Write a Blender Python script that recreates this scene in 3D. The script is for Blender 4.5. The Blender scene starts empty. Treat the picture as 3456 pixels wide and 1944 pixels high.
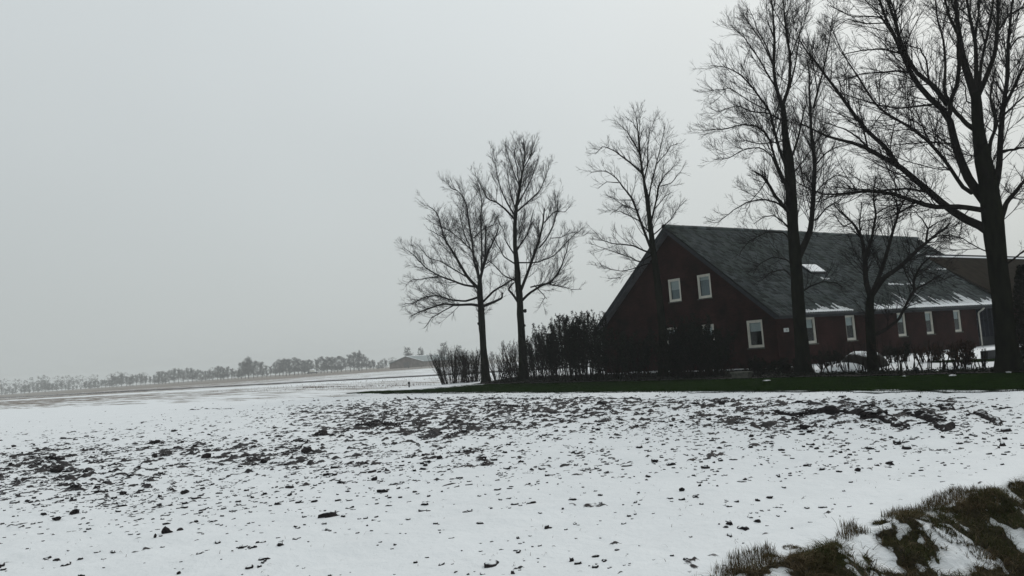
import bpy, math, random
import numpy as np
from mathutils import Vector, Matrix
from mathutils.geometry import tessellate_polygon

scene = bpy.context.scene
COL = scene.collection
rng = np.random.default_rng(7)
random.seed(7)

# ------------------------------------------------------------------ camera
FPX, PITCH, ROLL, CAMZ = 2668.0, math.radians(4.95), math.radians(4.05), 1.9
CF = np.array([0, math.cos(PITCH), math.sin(PITCH)])
_u0 = np.array([0, -math.sin(PITCH), math.cos(PITCH)]); _x0 = np.array([1.0, 0, 0])
CR = math.cos(ROLL)*_x0 - math.sin(ROLL)*_u0
CU = math.sin(ROLL)*_x0 + math.cos(ROLL)*_u0
C0 = np.array([0, 0, CAMZ])
cam_d = bpy.data.cameras.new('camera'); cam = bpy.data.objects.new('camera', cam_d); COL.objects.link(cam)
cam_d.sensor_width = 36; cam_d.lens = FPX/3456*36; cam_d.clip_start = 0.1; cam_d.clip_end = 6000
cam.matrix_world = Matrix(((CR[0], CU[0], -CF[0], 0), (CR[1], CU[1], -CF[1], 0), (CR[2], CU[2], -CF[2], CAMZ), (0, 0, 0, 1)))
scene.camera = cam

# ------------------------------------------------------------------ world: overcast sky
SUN_EL, SUN_AZ = math.radians(38), math.radians(38)
w = bpy.data.worlds.new('World'); scene.world = w; w.use_nodes = True
nt = w.node_tree; nt.nodes.clear()
sky = nt.nodes.new('ShaderNodeTexSky'); sky.sky_type = 'NISHITA'; sky.sun_disc = False
sky.sun_elevation = SUN_EL; sky.sun_rotation = SUN_AZ; sky.dust_density = 6
nsc = nt.nodes.new('ShaderNodeVectorMath'); nsc.operation = 'SCALE'; nsc.inputs['Scale'].default_value = 0.10
nt.links.new(sky.outputs[0], nsc.inputs[0])
tc = nt.nodes.new('ShaderNodeTexCoord'); sx = nt.nodes.new('ShaderNodeSeparateXYZ'); nt.links.new(tc.outputs['Generated'], sx.inputs[0])
ramp = nt.nodes.new('ShaderNodeValToRGB')           # cloud deck: a little darker towards the horizon (overcast sky)
ramp.color_ramp.elements[0].position = 0.0; ramp.color_ramp.elements[0].color = (0.497, 0.534, 0.534, 1)
ramp.color_ramp.elements[1].position = 0.60; ramp.color_ramp.elements[1].color = (0.675, 0.722, 0.735, 1)
nt.links.new(sx.outputs['Z'], ramp.inputs[0])
cn = nt.nodes.new('ShaderNodeTexNoise'); cn.inputs['Scale'].default_value = 1.6; cn.inputs['Detail'].default_value = 3
nt.links.new(tc.outputs['Generated'], cn.inputs['Vector'])
cm = nt.nodes.new('ShaderNodeMapRange'); cm.inputs[1].default_value = 0.3; cm.inputs[2].default_value = 0.7
cm.inputs[3].default_value = 0.955; cm.inputs[4].default_value = 1.035
nt.links.new(cn.outputs[0], cm.inputs[0])
cl = nt.nodes.new('ShaderNodeVectorMath'); cl.operation = 'SCALE'
# broad soft brightening of the deck around the hidden sun
dt = nt.nodes.new('ShaderNodeVectorMath'); dt.operation = 'DOT_PRODUCT'; nt.links.new(tc.outputs['Generated'], dt.inputs[0])
dt.inputs[1].default_value = (math.sin(SUN_AZ)*math.cos(SUN_EL), math.cos(SUN_AZ)*math.cos(SUN_EL), math.sin(SUN_EL))
gl_ = nt.nodes.new('ShaderNodeMapRange'); gl_.inputs[1].default_value = 0.2; gl_.inputs[2].default_value = 1.0; gl_.inputs[3].default_value = 0.96; gl_.inputs[4].default_value = 1.13
nt.links.new(dt.outputs['Value'], gl_.inputs[0])
gm = nt.nodes.new('ShaderNodeMath'); gm.operation = 'MULTIPLY'; nt.links.new(cm.outputs[0], gm.inputs[0]); nt.links.new(gl_.outputs[0], gm.inputs[1])
nt.links.new(ramp.outputs[0], cl.inputs[0]); nt.links.new(gm.outputs[0], cl.inputs['Scale'])
mx = nt.nodes.new('ShaderNodeMix'); mx.data_type = 'RGBA'; mx.inputs[0].default_value = 0.93
nt.links.new(nsc.outputs[0], mx.inputs[6]); nt.links.new(cl.outputs[0], mx.inputs[7])
bg = nt.nodes.new('ShaderNodeBackground'); bg.inputs[1].default_value = 1.0
wo = nt.nodes.new('ShaderNodeOutputWorld')
nt.links.new(mx.outputs[2], bg.inputs[0]); nt.links.new(bg.outputs[0], wo.inputs[0])
sd = bpy.data.lights.new('sun', 'SUN'); sd.energy = 0.9; sd.angle = math.radians(18); sd.color = (1, 0.97, 0.93)
sun = bpy.data.objects.new('sun', sd); COL.objects.link(sun)
sun.rotation_euler = Vector((math.sin(SUN_AZ)*math.cos(SUN_EL), math.cos(SUN_AZ)*math.cos(SUN_EL), math.sin(SUN_EL))).to_track_quat('Z', 'Y').to_euler()
scene.view_settings.view_transform = 'Standard'; scene.view_settings.look = 'None'
scene.view_settings.exposure = 0.0; scene.view_settings.gamma = 1.0
scene.cycles.max_bounces = 6; scene.cycles.transparent_max_bounces = 12; scene.cycles.volume_bounces = 2

# ------------------------------------------------------------------ pixels of the photograph -> places
ANG = math.radians(34.5)
LD = np.array([math.cos(ANG), math.sin(ANG), 0.0])      # along the long side of the house, and the plough rows
GD = np.array([-math.sin(ANG), math.cos(ANG), 0.0])     # along the gable, the lawn edge and the tree row
def ray(px, py): return CF*FPX + CR*(px-1728) - CU*(py-972)
def gnd(px, py, z=0.0):
    d = ray(px, py); return C0 + d*((z-CAMZ)/d[2])
def at(px, py, y):
    d = ray(px, py); return C0 + d*(y/d[1])
def proj(x, y, z):
    d0, d1, d2 = x, y, z-CAMZ
    w_ = d0*CF[0]+d1*CF[1]+d2*CF[2]; w_ = np.where(w_ > 0.3, w_, 0.3)
    return 1728+FPX*(d0*CR[0]+d1*CR[1]+d2*CR[2])/w_, 972-FPX*(d0*CU[0]+d1*CU[1]+d2*CU[2])/w_
def lg(l, g, z=0.0): return LD*l + GD*g + np.array([0, 0, z])

# ------------------------------------------------------------------ noise
def _hash(ix, iy, seed):
    h = (ix.astype(np.int64)*374761393 + iy.astype(np.int64)*668265263 + seed*974711) & 0xffffffff
    h = ((h ^ (h >> 13))*1274126177) & 0xffffffff
    h = h ^ (h >> 16)
    return (h & 0xffffff)/float(0xffffff)
def vnoise(x, y, seed=0):
    x = np.asarray(x, float); y = np.asarray(y, float)
    ix = np.floor(x); iy = np.floor(y); fx = x-ix; fy = y-iy
    fx = fx*fx*(3-2*fx); fy = fy*fy*(3-2*fy)
    a = _hash(ix, iy, seed); b = _hash(ix+1, iy, seed); c = _hash(ix, iy+1, seed); d = _hash(ix+1, iy+1, seed)
    return (a*(1-fx)+b*fx)*(1-fy) + (c*(1-fx)+d*fx)*fy
def fbm(x, y, seed=0, o=3):
    s = 0; a = 0.5; t = 0
    for k in range(o):
        s = s + a*vnoise(x*2**k+17.3*k, y*2**k-9.1*k, seed+k); t += a; a *= 0.5
    return s/t
def sstep(a, b, x):
    t = np.clip((x-a)/(b-a), 0, 1); return t*t*(3-2*t)

# ------------------------------------------------------------------ materials
MATS = {}
def mat(name, color, rough=0.8, var=0.0, nscale=8.0, color2=None, bump=0.0, bscale=30.0, spec=0.3, stretch=(1, 1, 1)):
    if name in MATS: return MATS[name]
    m = bpy.data.materials.new(name); m.use_nodes = True; t = m.node_tree; b = t.nodes['Principled BSDF']
    b.inputs['Roughness'].default_value = rough; b.inputs['Specular IOR Level'].default_value = spec
    b.inputs['Base Color'].default_value = (*color, 1)
    c = t.nodes.new('ShaderNodeTexCoord'); mp = t.nodes.new('ShaderNodeMapping'); mp.inputs['Scale'].default_value = stretch
    t.links.new(c.outputs['Object'], mp.inputs[0])
    if var or color2:
        n = t.nodes.new('ShaderNodeTexNoise'); n.inputs['Scale'].default_value = nscale; n.inputs['Detail'].default_value = 5
        t.links.new(mp.outputs[0], n.inputs['Vector'])
        r = t.nodes.new('ShaderNodeValToRGB'); c2 = color2 or tuple(x*(1+var) for x in color); c1 = color if color2 else tuple(x*(1-var) for x in color)
        r.color_ramp.elements[0].position = 0.33; r.color_ramp.elements[0].color = (*c1, 1)
        r.color_ramp.elements[1].position = 0.67; r.color_ramp.elements[1].color = (*c2, 1)
        t.links.new(n.outputs[0], r.inputs[0]); t.links.new(r.outputs[0], b.inputs['Base Color'])
    if bump:
        n2 = t.nodes.new('ShaderNodeTexNoise'); n2.inputs['Scale'].default_value = bscale; n2.inputs['Detail'].default_value = 4
        t.links.new(mp.outputs[0], n2.inputs['Vector'])
        bp = t.nodes.new('ShaderNodeBump'); bp.inputs['Strength'].default_value = bump; bp.inputs['Distance'].default_value = 0.03
        t.links.new(n2.outputs[0], bp.inputs['Height']); t.links.new(bp.outputs[0], b.inputs['Normal'])
    MATS[name] = m; return m
SNOW = (0.735, 0.757, 0.772)
SOIL1, SOIL2 = (0.010, 0.009, 0.010), (0.026, 0.021, 0.021)
M_snow = mat('snow', SNOW, 0.65, 0.03, 3.0, bump=0.25, bscale=40, spec=0.2)
M_bark = mat('bark', (0.008, 0.007, 0.0065), 0.95, color2=(0.017, 0.015, 0.013), nscale=6, bump=0.7, bscale=14, stretch=(1, 1, 0.3), spec=0.0)
M_barkgreen = mat('mossy_bark', (0.005, 0.005, 0.004), 0.95, color2=(0.013, 0.014, 0.009), nscale=4, bump=0.7, bscale=14, stretch=(1, 1, 0.3), spec=0.0)
M_twig = mat('twig_bark', (0.012, 0.010, 0.010), 0.95, 0.3, 2.0, spec=0.0)
M_stem = mat('shrub_stem', (0.018, 0.014, 0.012), 0.9, 0.4, 3.0, spec=0.0)
M_leaf = mat('evergreen_leaf', (0.004, 0.005, 0.003), 0.7, color2=(0.012, 0.014, 0.008), nscale=2.5, spec=0.05)
M_brownleaf = mat('dead_leaf', (0.022, 0.012, 0.008), 0.9, color2=(0.055, 0.028, 0.016), nscale=5, spec=0.1)
M_fartree = mat('hazed_bark', (0.075, 0.076, 0.075), 1.0, 0.3, 0.4, spec=0.0)  # bark paled: part of the distance haze is put into this colour
M_white = mat('cream_paint', (0.52, 0.51, 0.45), 0.5, 0.10, 3.0, spec=0.4)
M_blind = mat('pale_blind', (0.50, 0.52, 0.52), 0.9, 0.05, 4.0)
M_curtain = mat('grey_curtain', (0.22, 0.25, 0.27), 0.9, 0.15, 6.0, stretch=(6, 6, 0.4))
M_soffit = mat('grey_soffit', (0.15, 0.155, 0.165), 0.8, 0.2, 2.0)
M_gutter = mat('dark_zinc', (0.022, 0.025, 0.028), 0.8, 0.2, 3.0, spec=0.1)
M_dark = mat('dark_timber', (0.012, 0.014, 0.018), 0.7, 0.3, 4.0)
M_stone = mat('wet_concrete', (0.05, 0.055, 0.045), 0.9, color2=(0.10, 0.10, 0.085), nscale=6, bump=0.4)

def mat_brick():
    m = bpy.data.materials.new('dark_red_brick'); m.use_nodes = True; t = m.node_tree; b = t.nodes['Principled BSDF']
    c = t.nodes.new('ShaderNodeTexCoord'); sp = t.nodes.new('ShaderNodeSeparateXYZ'); t.links.new(c.outputs['Object'], sp.inputs[0])
    ad = t.nodes.new('ShaderNodeMath'); ad.operation = 'ADD'; t.links.new(sp.outputs[0], ad.inputs[0]); t.links.new(sp.outputs[1], ad.inputs[1])
    cb = t.nodes.new('ShaderNodeCombineXYZ'); t.links.new(ad.outputs[0], cb.inputs[0]); t.links.new(sp.outputs[2], cb.inputs[1])
    br = t.nodes.new('ShaderNodeTexBrick'); br.inputs['Scale'].default_value = 1.0; br.inputs['Brick Width'].default_value = 0.22; br.inputs['Row Height'].default_value = 0.0625
    br.inputs['Mortar Size'].default_value = 0.006; br.inputs['Color1'].default_value = (0.028, 0.0095, 0.008, 1); br.inputs['Color2'].default_value = (0.018, 0.0065, 0.0055, 1); br.inputs['Mortar'].default_value = (0.010, 0.0075, 0.007, 1)
    t.links.new(cb.outputs[0], br.inputs['Vector'])
    n = t.nodes.new('ShaderNodeTexNoise'); n.inputs['Scale'].default_value = 0.9; n.inputs['Detail'].default_value = 6; t.links.new(c.outputs['Object'], n.inputs['Vector'])
    mr = t.nodes.new('ShaderNodeMapRange'); mr.inputs[1].default_value = 0.3; mr.inputs[2].default_value = 0.7; mr.inputs[3].default_value = 0.45; mr.inputs[4].default_value = 1.5; t.links.new(n.outputs[0], mr.inputs[0])
    sc_ = t.nodes.new('ShaderNodeVectorMath'); sc_.operation = 'SCALE'; t.links.new(br.outputs[0], sc_.inputs[0]); t.links.new(mr.outputs[0], sc_.inputs['Scale'])
    t.links.new(sc_.outputs[0], b.inputs['Base Color'])
    bp = t.nodes.new('ShaderNodeBump'); bp.inputs['Strength'].default_value = 0.5; bp.inputs['Distance'].default_value = 0.006; bp.invert = True
    t.links.new(br.outputs['Fac'], bp.inputs['Height']); t.links.new(bp.outputs[0], b.inputs['Normal'])
    b.inputs['Roughness'].default_value = 0.95; b.inputs['Specular IOR Level'].default_value = 0.05
    return m
M_brick = mat_brick()

def mat_glass():
    m = bpy.data.materials.new('window_glass'); m.use_nodes = True; t = m.node_tree; t.nodes.clear()
    o = t.nodes.new('ShaderNodeOutputMaterial'); mi = t.nodes.new('ShaderNodeMixShader'); lw = t.nodes.new('ShaderNodeLayerWeight'); lw.inputs[0].default_value = 0.5; pw = t.nodes.new('ShaderNodeMath'); pw.operation = 'POWER'; pw.inputs[1].default_value = 5.0; fr = t.nodes.new('ShaderNodeMath'); fr.operation = 'MULTIPLY_ADD'; fr.inputs[1].default_value = 0.6; fr.inputs[2].default_value = 0.015; t.links.new(lw.outputs['Facing'], pw.inputs[0]); t.links.new(pw.outputs[0], fr.inputs[0])
    tr = t.nodes.new('ShaderNodeBsdfTransparent'); tr.inputs[0].default_value = (0.82, 0.86, 0.86, 1); gl = t.nodes.new('ShaderNodeBsdfGlossy'); gl.inputs['Roughness'].default_value = 0.03
    t.links.new(fr.outputs[0], mi.inputs[0]); t.links.new(tr.outputs[0], mi.inputs[1]); t.links.new(gl.outputs[0], mi.inputs[2]); t.links.new(mi.outputs[0], o.inputs[0])
    return m
M_glass = mat_glass()

def mat_tile():
    m = bpy.data.materials.new('grey_roof_tile'); m.use_nodes = True; t = m.node_tree; b = t.nodes['Principled BSDF']
    oi = t.nodes.new('ShaderNodeAttribute'); oi.attribute_name = 'tint'
    ob = t.nodes.new('ShaderNodeObjectInfo'); ad = t.nodes.new('ShaderNodeMath'); ad.operation = 'ADD'
    t.links.new(oi.outputs['Fac'], ad.inputs[0]); t.links.new(ob.outputs['Random'], ad.inputs[1])
    fr = t.nodes.new('ShaderNodeMath'); fr.operation = 'FRACT'; t.links.new(ad.outputs[0], fr.inputs[0])
    r = t.nodes.new('ShaderNodeValToRGB'); r.color_ramp.elements[0].color = (0.016, 0.021, 0.021, 1); r.color_ramp.elements[1].color = (0.090, 0.106, 0.106, 1)
    t.links.new(fr.outputs[0], r.inputs[0])
    ge = t.nodes.new('ShaderNodeNewGeometry')
    n = t.nodes.new('ShaderNodeTexNoise'); n.inputs['Scale'].default_value = 0.7; n.inputs['Detail'].default_value = 6; t.links.new(ge.outputs['Position'], n.inputs['Vector'])
    mr = t.nodes.new('ShaderNodeMapRange'); mr.inputs[1].default_value = 0.35; mr.inputs[2].default_value = 0.65; t.links.new(n.outputs[0], mr.inputs[0])
    mxx = t.nodes.new('ShaderNodeMix'); mxx.data_type = 'RGBA'; mxx.blend_type = 'MULTIPLY'; mxx.inputs[0].default_value = 0.8
    r2 = t.nodes.new('ShaderNodeValToRGB'); r2.color_ramp.elements[0].color = (0.75, 0.82, 0.74, 1); r2.color_ramp.elements[1].color = (1.15, 1.15, 1.2, 1); t.links.new(mr.outputs[0], r2.inputs[0])
    t.links.new(r.outputs[0], mxx.inputs[6]); t.links.new(r2.outputs[0], mxx.inputs[7]); t.links.new(mxx.outputs[2], b.inputs['Base Color'])
    b.inputs['Roughness'].default_value = 0.75; b.inputs['Specular IOR Level'].default_value = 0.25
    return m
M_tile = mat_tile()

def mat_capped(name, c1, c2, lo=0.72, hi=0.86, nscale=9.0):
    """dark body with lying snow on the faces that look up"""
    m = bpy.data.materials.new(name); m.use_nodes = True; t = m.node_tree; b = t.nodes['Principled BSDF']
    ge = t.nodes.new('ShaderNodeNewGeometry'); sp = t.nodes.new('ShaderNodeSeparateXYZ'); t.links.new(ge.outputs['Normal'], sp.inputs[0])
    n = t.nodes.new('ShaderNodeTexNoise'); n.inputs['Scale'].default_value = nscale; n.inputs['Detail'].default_value = 3; t.links.new(ge.outputs['Position'], n.inputs['Vector'])
    ma = t.nodes.new('ShaderNodeMath'); ma.operation = 'MULTIPLY_ADD'; ma.inputs[1].default_value = 0.5; ma.inputs[2].default_value = -0.25; t.links.new(n.outputs[0], ma.inputs[0])
    ad = t.nodes.new('ShaderNodeMath'); ad.operation = 'ADD'; t.links.new(sp.outputs[2], ad.inputs[0]); t.links.new(ma.outputs[0], ad.inputs[1])
    mr = t.nodes.new('ShaderNodeMapRange'); mr.inputs[1].default_value = lo; mr.inputs[2].default_value = hi; t.links.new(ad.outputs[0], mr.inputs[0])
    r = t.nodes.new('ShaderNodeValToRGB'); r.color_ramp.elements[0].position = 0.35; r.color_ramp.elements[1].position = 0.65
    r.color_ramp.elements[0].color = (*c1, 1); r.color_ramp.elements[1].color = (*c2, 1); t.links.new(n.outputs[0], r.inputs[0])
    mi = t.nodes.new('ShaderNodeMix'); mi.data_type = 'RGBA'; mi.inputs[7].default_value = (*SNOW, 1)
    t.links.new(mr.outputs[0], mi.inputs[0]); t.links.new(r.outputs[0], mi.inputs[6]); t.links.new(mi.outputs[2], b.inputs['Base Color'])
    b.inputs['Roughness'].default_value = 0.9; b.inputs['Specular IOR Level'].default_value = 0.15
    return m
M_clod = mat_capped('snow_capped_soil', SOIL1, SOIL2)
M_soil = mat_capped('bare_soil', SOIL1, SOIL2, 1.0, 1.15)
M_ridge = mat_capped('furrow_soil', SOIL1, SOIL2, 0.93, 1.02)
M_heap = mat_capped('snowy_heap', (0.010, 0.010, 0.009), (0.022, 0.020, 0.016), 0.74, 0.9, 4.0)

def mat_ground():
    m = bpy.data.materials.new('snowy_field'); m.use_nodes = True; t = m.node_tree; b = t.nodes['Principled BSDF']
    def attr(nm):
        a = t.nodes.new('ShaderNodeAttribute'); a.attribute_name = nm; return a.outputs['Fac']
    ge = t.nodes.new('ShaderNodeNewGeometry')
    n1 = t.nodes.new('ShaderNodeTexNoise'); n1.inputs['Scale'].default_value = 14; n1.inputs['Detail'].default_value = 4; t.links.new(ge.outputs['Position'], n1.inputs['Vector'])
    # ragged snow edge
    ma = t.nodes.new('ShaderNodeMath'); ma.operation = 'MULTIPLY_ADD'; ma.inputs[1].default_value = 0.25; ma.inputs[2].default_value = -0.125; t.links.new(n1.outputs[0], ma.inputs[0])
    ad = t.nodes.new('ShaderNodeMath'); ad.operation = 'ADD'; t.links.new(attr('soil'), ad.inputs[0]); t.links.new(ma.outputs[0], ad.inputs[1])
    mr = t.nodes.new('ShaderNodeMapRange'); mr.inputs[1].default_value = -0.01; mr.inputs[2].default_value = 0.03; t.links.new(ad.outputs[0], mr.inputs[0])
    # stubble and bare ground of the far fields, streaked along the rows
    mp = t.nodes.new('ShaderNodeMapping'); mp.inputs['Rotation'].default_value = (0, 0, -math.radians(128)); t.links.new(ge.outputs['Position'], mp.inputs[0])
    mp2 = t.nodes.new('ShaderNodeMapping'); mp2.inputs['Scale'].default_value = (0.10, 0.55, 0.3); t.links.new(mp.outputs[0], mp2.inputs[0])
    n2 = t.nodes.new('ShaderNodeTexNoise'); n2.inputs['Scale'].default_value = 1.0; n2.inputs['Detail'].default_value = 6; n2.inputs['Roughness'].default_value = 0.7; t.links.new(mp2.outputs[0], n2.inputs['Vector'])
    sb = t.nodes.new('ShaderNodeMath'); sb.operation = 'ADD'; t.links.new(attr('stub'), sb.inputs[0]); t.links.new(n2.outputs[0], sb.inputs[1])
    mr2 = t.nodes.new('ShaderNodeMapRange'); mr2.inputs[1].default_value = 0.95; mr2.inputs[2].default_value = 1.12; t.links.new(sb.outputs[0], mr2.inputs[0])
    n3 = t.nodes.new('ShaderNodeTexNoise'); n3.inputs['Scale'].default_value = 5; n3.inputs['Detail'].default_value = 5; t.links.new(ge.outputs['Position'], n3.inputs['Vector'])
    def ramp2(src, c1, c2, p1=0.35, p2=0.65):
        r = t.nodes.new('ShaderNodeValToRGB'); r.color_ramp.elements[0].position = p1; r.color_ramp.elements[1].position = p2
        r.color_ramp.elements[0].color = (*c1, 1); r.color_ramp.elements[1].color = (*c2, 1); t.links.new(src, r.inputs[0]); return r.outputs[0]
    def mix(f, a, c):
        x = t.nodes.new('ShaderNodeMix'); x.data_type = 'RGBA'; t.links.new(f, x.inputs[0])
        for s, k in ((a, 6), (c, 7)):
            if isinstance(s, tuple): x.inputs[k].default_value = (*s, 1)
            else: t.links.new(s, x.inputs[k])
        return x.outputs[2]
    soil = ramp2(n3.outputs[0], SOIL1, SOIL2)
    turf = ramp2(n1.outputs[0], (0.012, 0.009, 0.006), (0.040, 0.034, 0.016))
    dark = mix(attr('bank'), soil, turf)
    stub = ramp2(n3.outputs[0], (0.105, 0.085, 0.068), (0.20, 0.165, 0.135))
    n4 = t.nodes.new('ShaderNodeTexNoise'); n4.inputs['Scale'].default_value = 0.8; n4.inputs['Detail'].default_value = 3; t.links.new(ge.outputs['Position'], n4.inputs['Vector'])
    snow = ramp2(n4.outputs[0], tuple(x*0.965 for x in SNOW), SNOW)
    c = mix(mr2.outputs[0], snow, stub); c = mix(mr.outputs[0], c, dark)
    t.links.new(c, b.inputs['Base Color'])
    b.inputs['Roughness'].default_value = 0.7; b.inputs['Specular IOR Level'].default_value = 0.2
    nb = t.nodes.new('ShaderNodeTexNoise'); nb.inputs['Scale'].default_value = 2.6; nb.inputs['Detail'].default_value = 6; nb.inputs['Roughness'].default_value = 0.6; t.links.new(ge.outputs['Position'], nb.inputs['Vector'])
    bp = t.nodes.new('ShaderNodeBump'); bp.inputs['Strength'].default_value = 0.6; bp.inputs['Distance'].default_value = 0.10
    t.links.new(nb.outputs[0], bp.inputs['Height']); t.links.new(bp.outputs[0], b.inputs['Normal'])
    return m
M_ground = mat_ground()

def mat_blade(name, c1, c2, c3):
    m = bpy.data.materials.new(name); m.use_nodes = True; t = m.node_tree; b = t.nodes['Principled BSDF']
    a = t.nodes.new('ShaderNodeAttribute'); a.attribute_name = 'tint'
    r = t.nodes.new('ShaderNodeValToRGB'); r.color_ramp.elements.new(0.5)
    for e, c in zip(r.color_ramp.elements, (c1, c2, c3)): e.color = (*c, 1)
    t.links.new(a.outputs['Fac'], r.inputs[0]); t.links.new(r.outputs[0], b.inputs['Base Color'])
    b.inputs['Roughness'].default_value = 0.9; b.inputs['Specular IOR Level'].default_value = 0.02
    return m
M_bankgrass = mat_blade('bank_grass_blades', (0.034, 0.042, 0.014), (0.050, 0.036, 0.018), (0.17, 0.13, 0.085))
M_lawnblade = mat_blade('lawn_blades', (0.004, 0.009, 0.002), (0.007, 0.015, 0.0035), (0.011, 0.018, 0.005))
M_straw = mat_blade('straw', (0.05, 0.035, 0.028), (0.09, 0.06, 0.045), (0.16, 0.12, 0.09))

def mat_lawn():
    m = bpy.data.materials.new('winter_lawn'); m.use_nodes = True; t = m.node_tree; b = t.nodes['Principled BSDF']
    ge = t.nodes.new('ShaderNodeNewGeometry')
    n = t.nodes.new('ShaderNodeTexNoise'); n.inputs['Scale'].default_value = 1.6; n.inputs['Detail'].default_value = 6; t.links.new(ge.outputs['Position'], n.inputs['Vector'])
    r = t.nodes.new('ShaderNodeValToRGB'); r.color_ramp.elements[0].position = 0.3; r.color_ramp.elements[1].position = 0.7
    r.color_ramp.elements[0].color = (0.0045, 0.011, 0.002, 1); r.color_ramp.elements[1].color = (0.010, 0.021, 0.0035, 1); t.links.new(n.outputs[0], r.inputs[0])
    a = t.nodes.new('ShaderNodeAttribute'); a.attribute_name = 'dust'
    mp = t.nodes.new('ShaderNodeMapping'); mp.inputs['Rotation'].default_value = (0, 0, -ANG); t.links.new(ge.outputs['Position'], mp.inputs[0])
    mp2 = t.nodes.new('ShaderNodeMapping'); mp2.inputs['Scale'].default_value = (1.6, 0.45, 1); t.links.new(mp.outputs[0], mp2.inputs[0])
    n2 = t.nodes.new('ShaderNodeTexNoise'); n2.inputs['Scale'].default_value = 1.5; n2.inputs['Detail'].default_value = 6; n2.inputs['Roughness'].default_value = 0.65; t.links.new(mp2.outputs[0], n2.inputs['Vector'])
    ad = t.nodes.new('ShaderNodeMath'); ad.operation = 'ADD'; t.links.new(a.outputs['Fac'], ad.inputs[0]); t.links.new(n2.outputs[0], ad.inputs[1])
    mr = t.nodes.new('ShaderNodeMapRange'); mr.inputs[1].default_value = 0.98; mr.inputs[2].default_value = 1.06; t.links.new(ad.outputs[0], mr.inputs[0])
    mi = t.nodes.new('ShaderNodeMix'); mi.data_type = 'RGBA'; mi.inputs[7].default_value = (*SNOW, 1)
    t.links.new(mr.outputs[0], mi.inputs[0]); t.links.new(r.outputs[0], mi.inputs[6]); t.links.new(mi.outputs[2], b.inputs['Base Color'])
    b.inputs['Roughness'].default_value = 1.0; b.inputs['Specular IOR Level'].default_value = 0.0
    return m
M_lawn = mat_lawn()

# ------------------------------------------------------------------ mesh helpers
def mesh_np(name, V, Fq, smooth=False, attrs=None):
    """V (n,3), Fq (m,k) faces of equal size"""
    V = np.ascontiguousarray(V, np.float32); Fq = np.ascontiguousarray(Fq, np.int32)
    me = bpy.data.meshes.new(name); k = Fq.shape[1]
    me.vertices.add(len(V)); me.vertices.foreach_set('co', V.ravel())
    me.loops.add(Fq.size); me.loops.foreach_set('vertex_index', Fq.ravel())
    me.polygons.add(len(Fq)); me.polygons.foreach_set('loop_start', np.arange(0, Fq.size, k, dtype=np.int32))
    if smooth: me.polygons.foreach_set('use_smooth', np.ones(len(Fq), dtype=bool))
    for nm, a in (attrs or {}).items():
        at_ = me.attributes.new(nm, 'FLOAT', 'POINT'); at_.data.foreach_set('value', np.ascontiguousarray(a, np.float32))
    me.update(calc_edges=True); return me
class MB:
    """collects boxes and polygons into one mesh"""
    def __init__(s): s.v = []; s.f = []
    def poly(s, pts):
        b = len(s.v); s.v += [tuple(p) for p in pts]; s.f.append(tuple(range(b, b+len(pts)))); return s
    def box(s, x0, x1, y0, y1, z0, z1):
        b = len(s.v); s.v += [(x, y, z) for z in (z0, z1) for y in (y0, y1) for x in (x0, x1)]
        s.f += [tuple(b+i for i in q) for q in ((0, 2, 3, 1), (4, 5, 7, 6), (0, 1, 5, 4), (2, 6, 7, 3), (0, 4, 6, 2), (1, 3, 7, 5))]; return s
    def slab(s, quad, n):
        """quad of 4 points given thickness vector n"""
        b = len(s.v); q = [Vector(p) for p in quad]; n = Vector(n); s.v += [tuple(p) for p in q] + [tuple(p+n) for p in q]
        s.f += [tuple(b+i for i in k) for k in ((3, 2, 1, 0), (4, 5, 6, 7), (0, 1, 5, 4), (1, 2, 6, 5), (2, 3, 7, 6), (3, 0, 4, 7))]; return s
    def tube(s, pts, rad, n=8, caps=True):
        V, Q = tubes(np.array([pts], float), np.array([[r_ for r_ in (rad if hasattr(rad, '__len__') else [rad]*len(pts))]]), n)
        b = len(s.v); s.v += [tuple(p) for p in V]; s.f += [tuple(int(i)+b for i in q) for q in Q]
        if caps:
            s.f.append(tuple(b+i for i in range(n))[::-1]); s.f.append(tuple(len(s.v)-n+i for i in range(n)))
        return s
    def mesh(s, name):
        me = bpy.data.meshes.new(name); me.from_pydata(s.v, [], s.f); me.update()
        import bmesh
        bm = bmesh.new(); bm.from_mesh(me); bmesh.ops.recalc_face_normals(bm, faces=bm.faces); bm.to_mesh(me); bm.free(); return me
def obj(name, me, m=None, parent=None, loc=None):
    if isinstance(me, MB): me = me.mesh(name)
    o = bpy.data.objects.new(name, me); COL.objects.link(o)
    if m and not me.materials: me.materials.append(m)
    if parent: o.parent = parent
    if loc is not None: o.location = tuple(loc)
    return o
def tag(o, label, cat, group=None):
    o['label'] = label; o['category'] = cat
    if group: o['group'] = group
    return o
def thing(name, label, cat, loc=(0, 0, 0), rz=0.0, group=None):
    o = bpy.data.objects.new(name, None); COL.objects.link(o); o.empty_display_size = 0.3
    o.location = tuple(loc); o.rotation_euler = (0, 0, rz); return tag(o, label, cat, group)
def stuff(o, label, cat=None):
    o['kind'] = 'stuff'; o['label'] = label
    if cat: o['category'] = cat
    return o
def structure(o, label=None):
    o['kind'] = 'structure'
    if label: o['label'] = label
    return o

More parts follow.
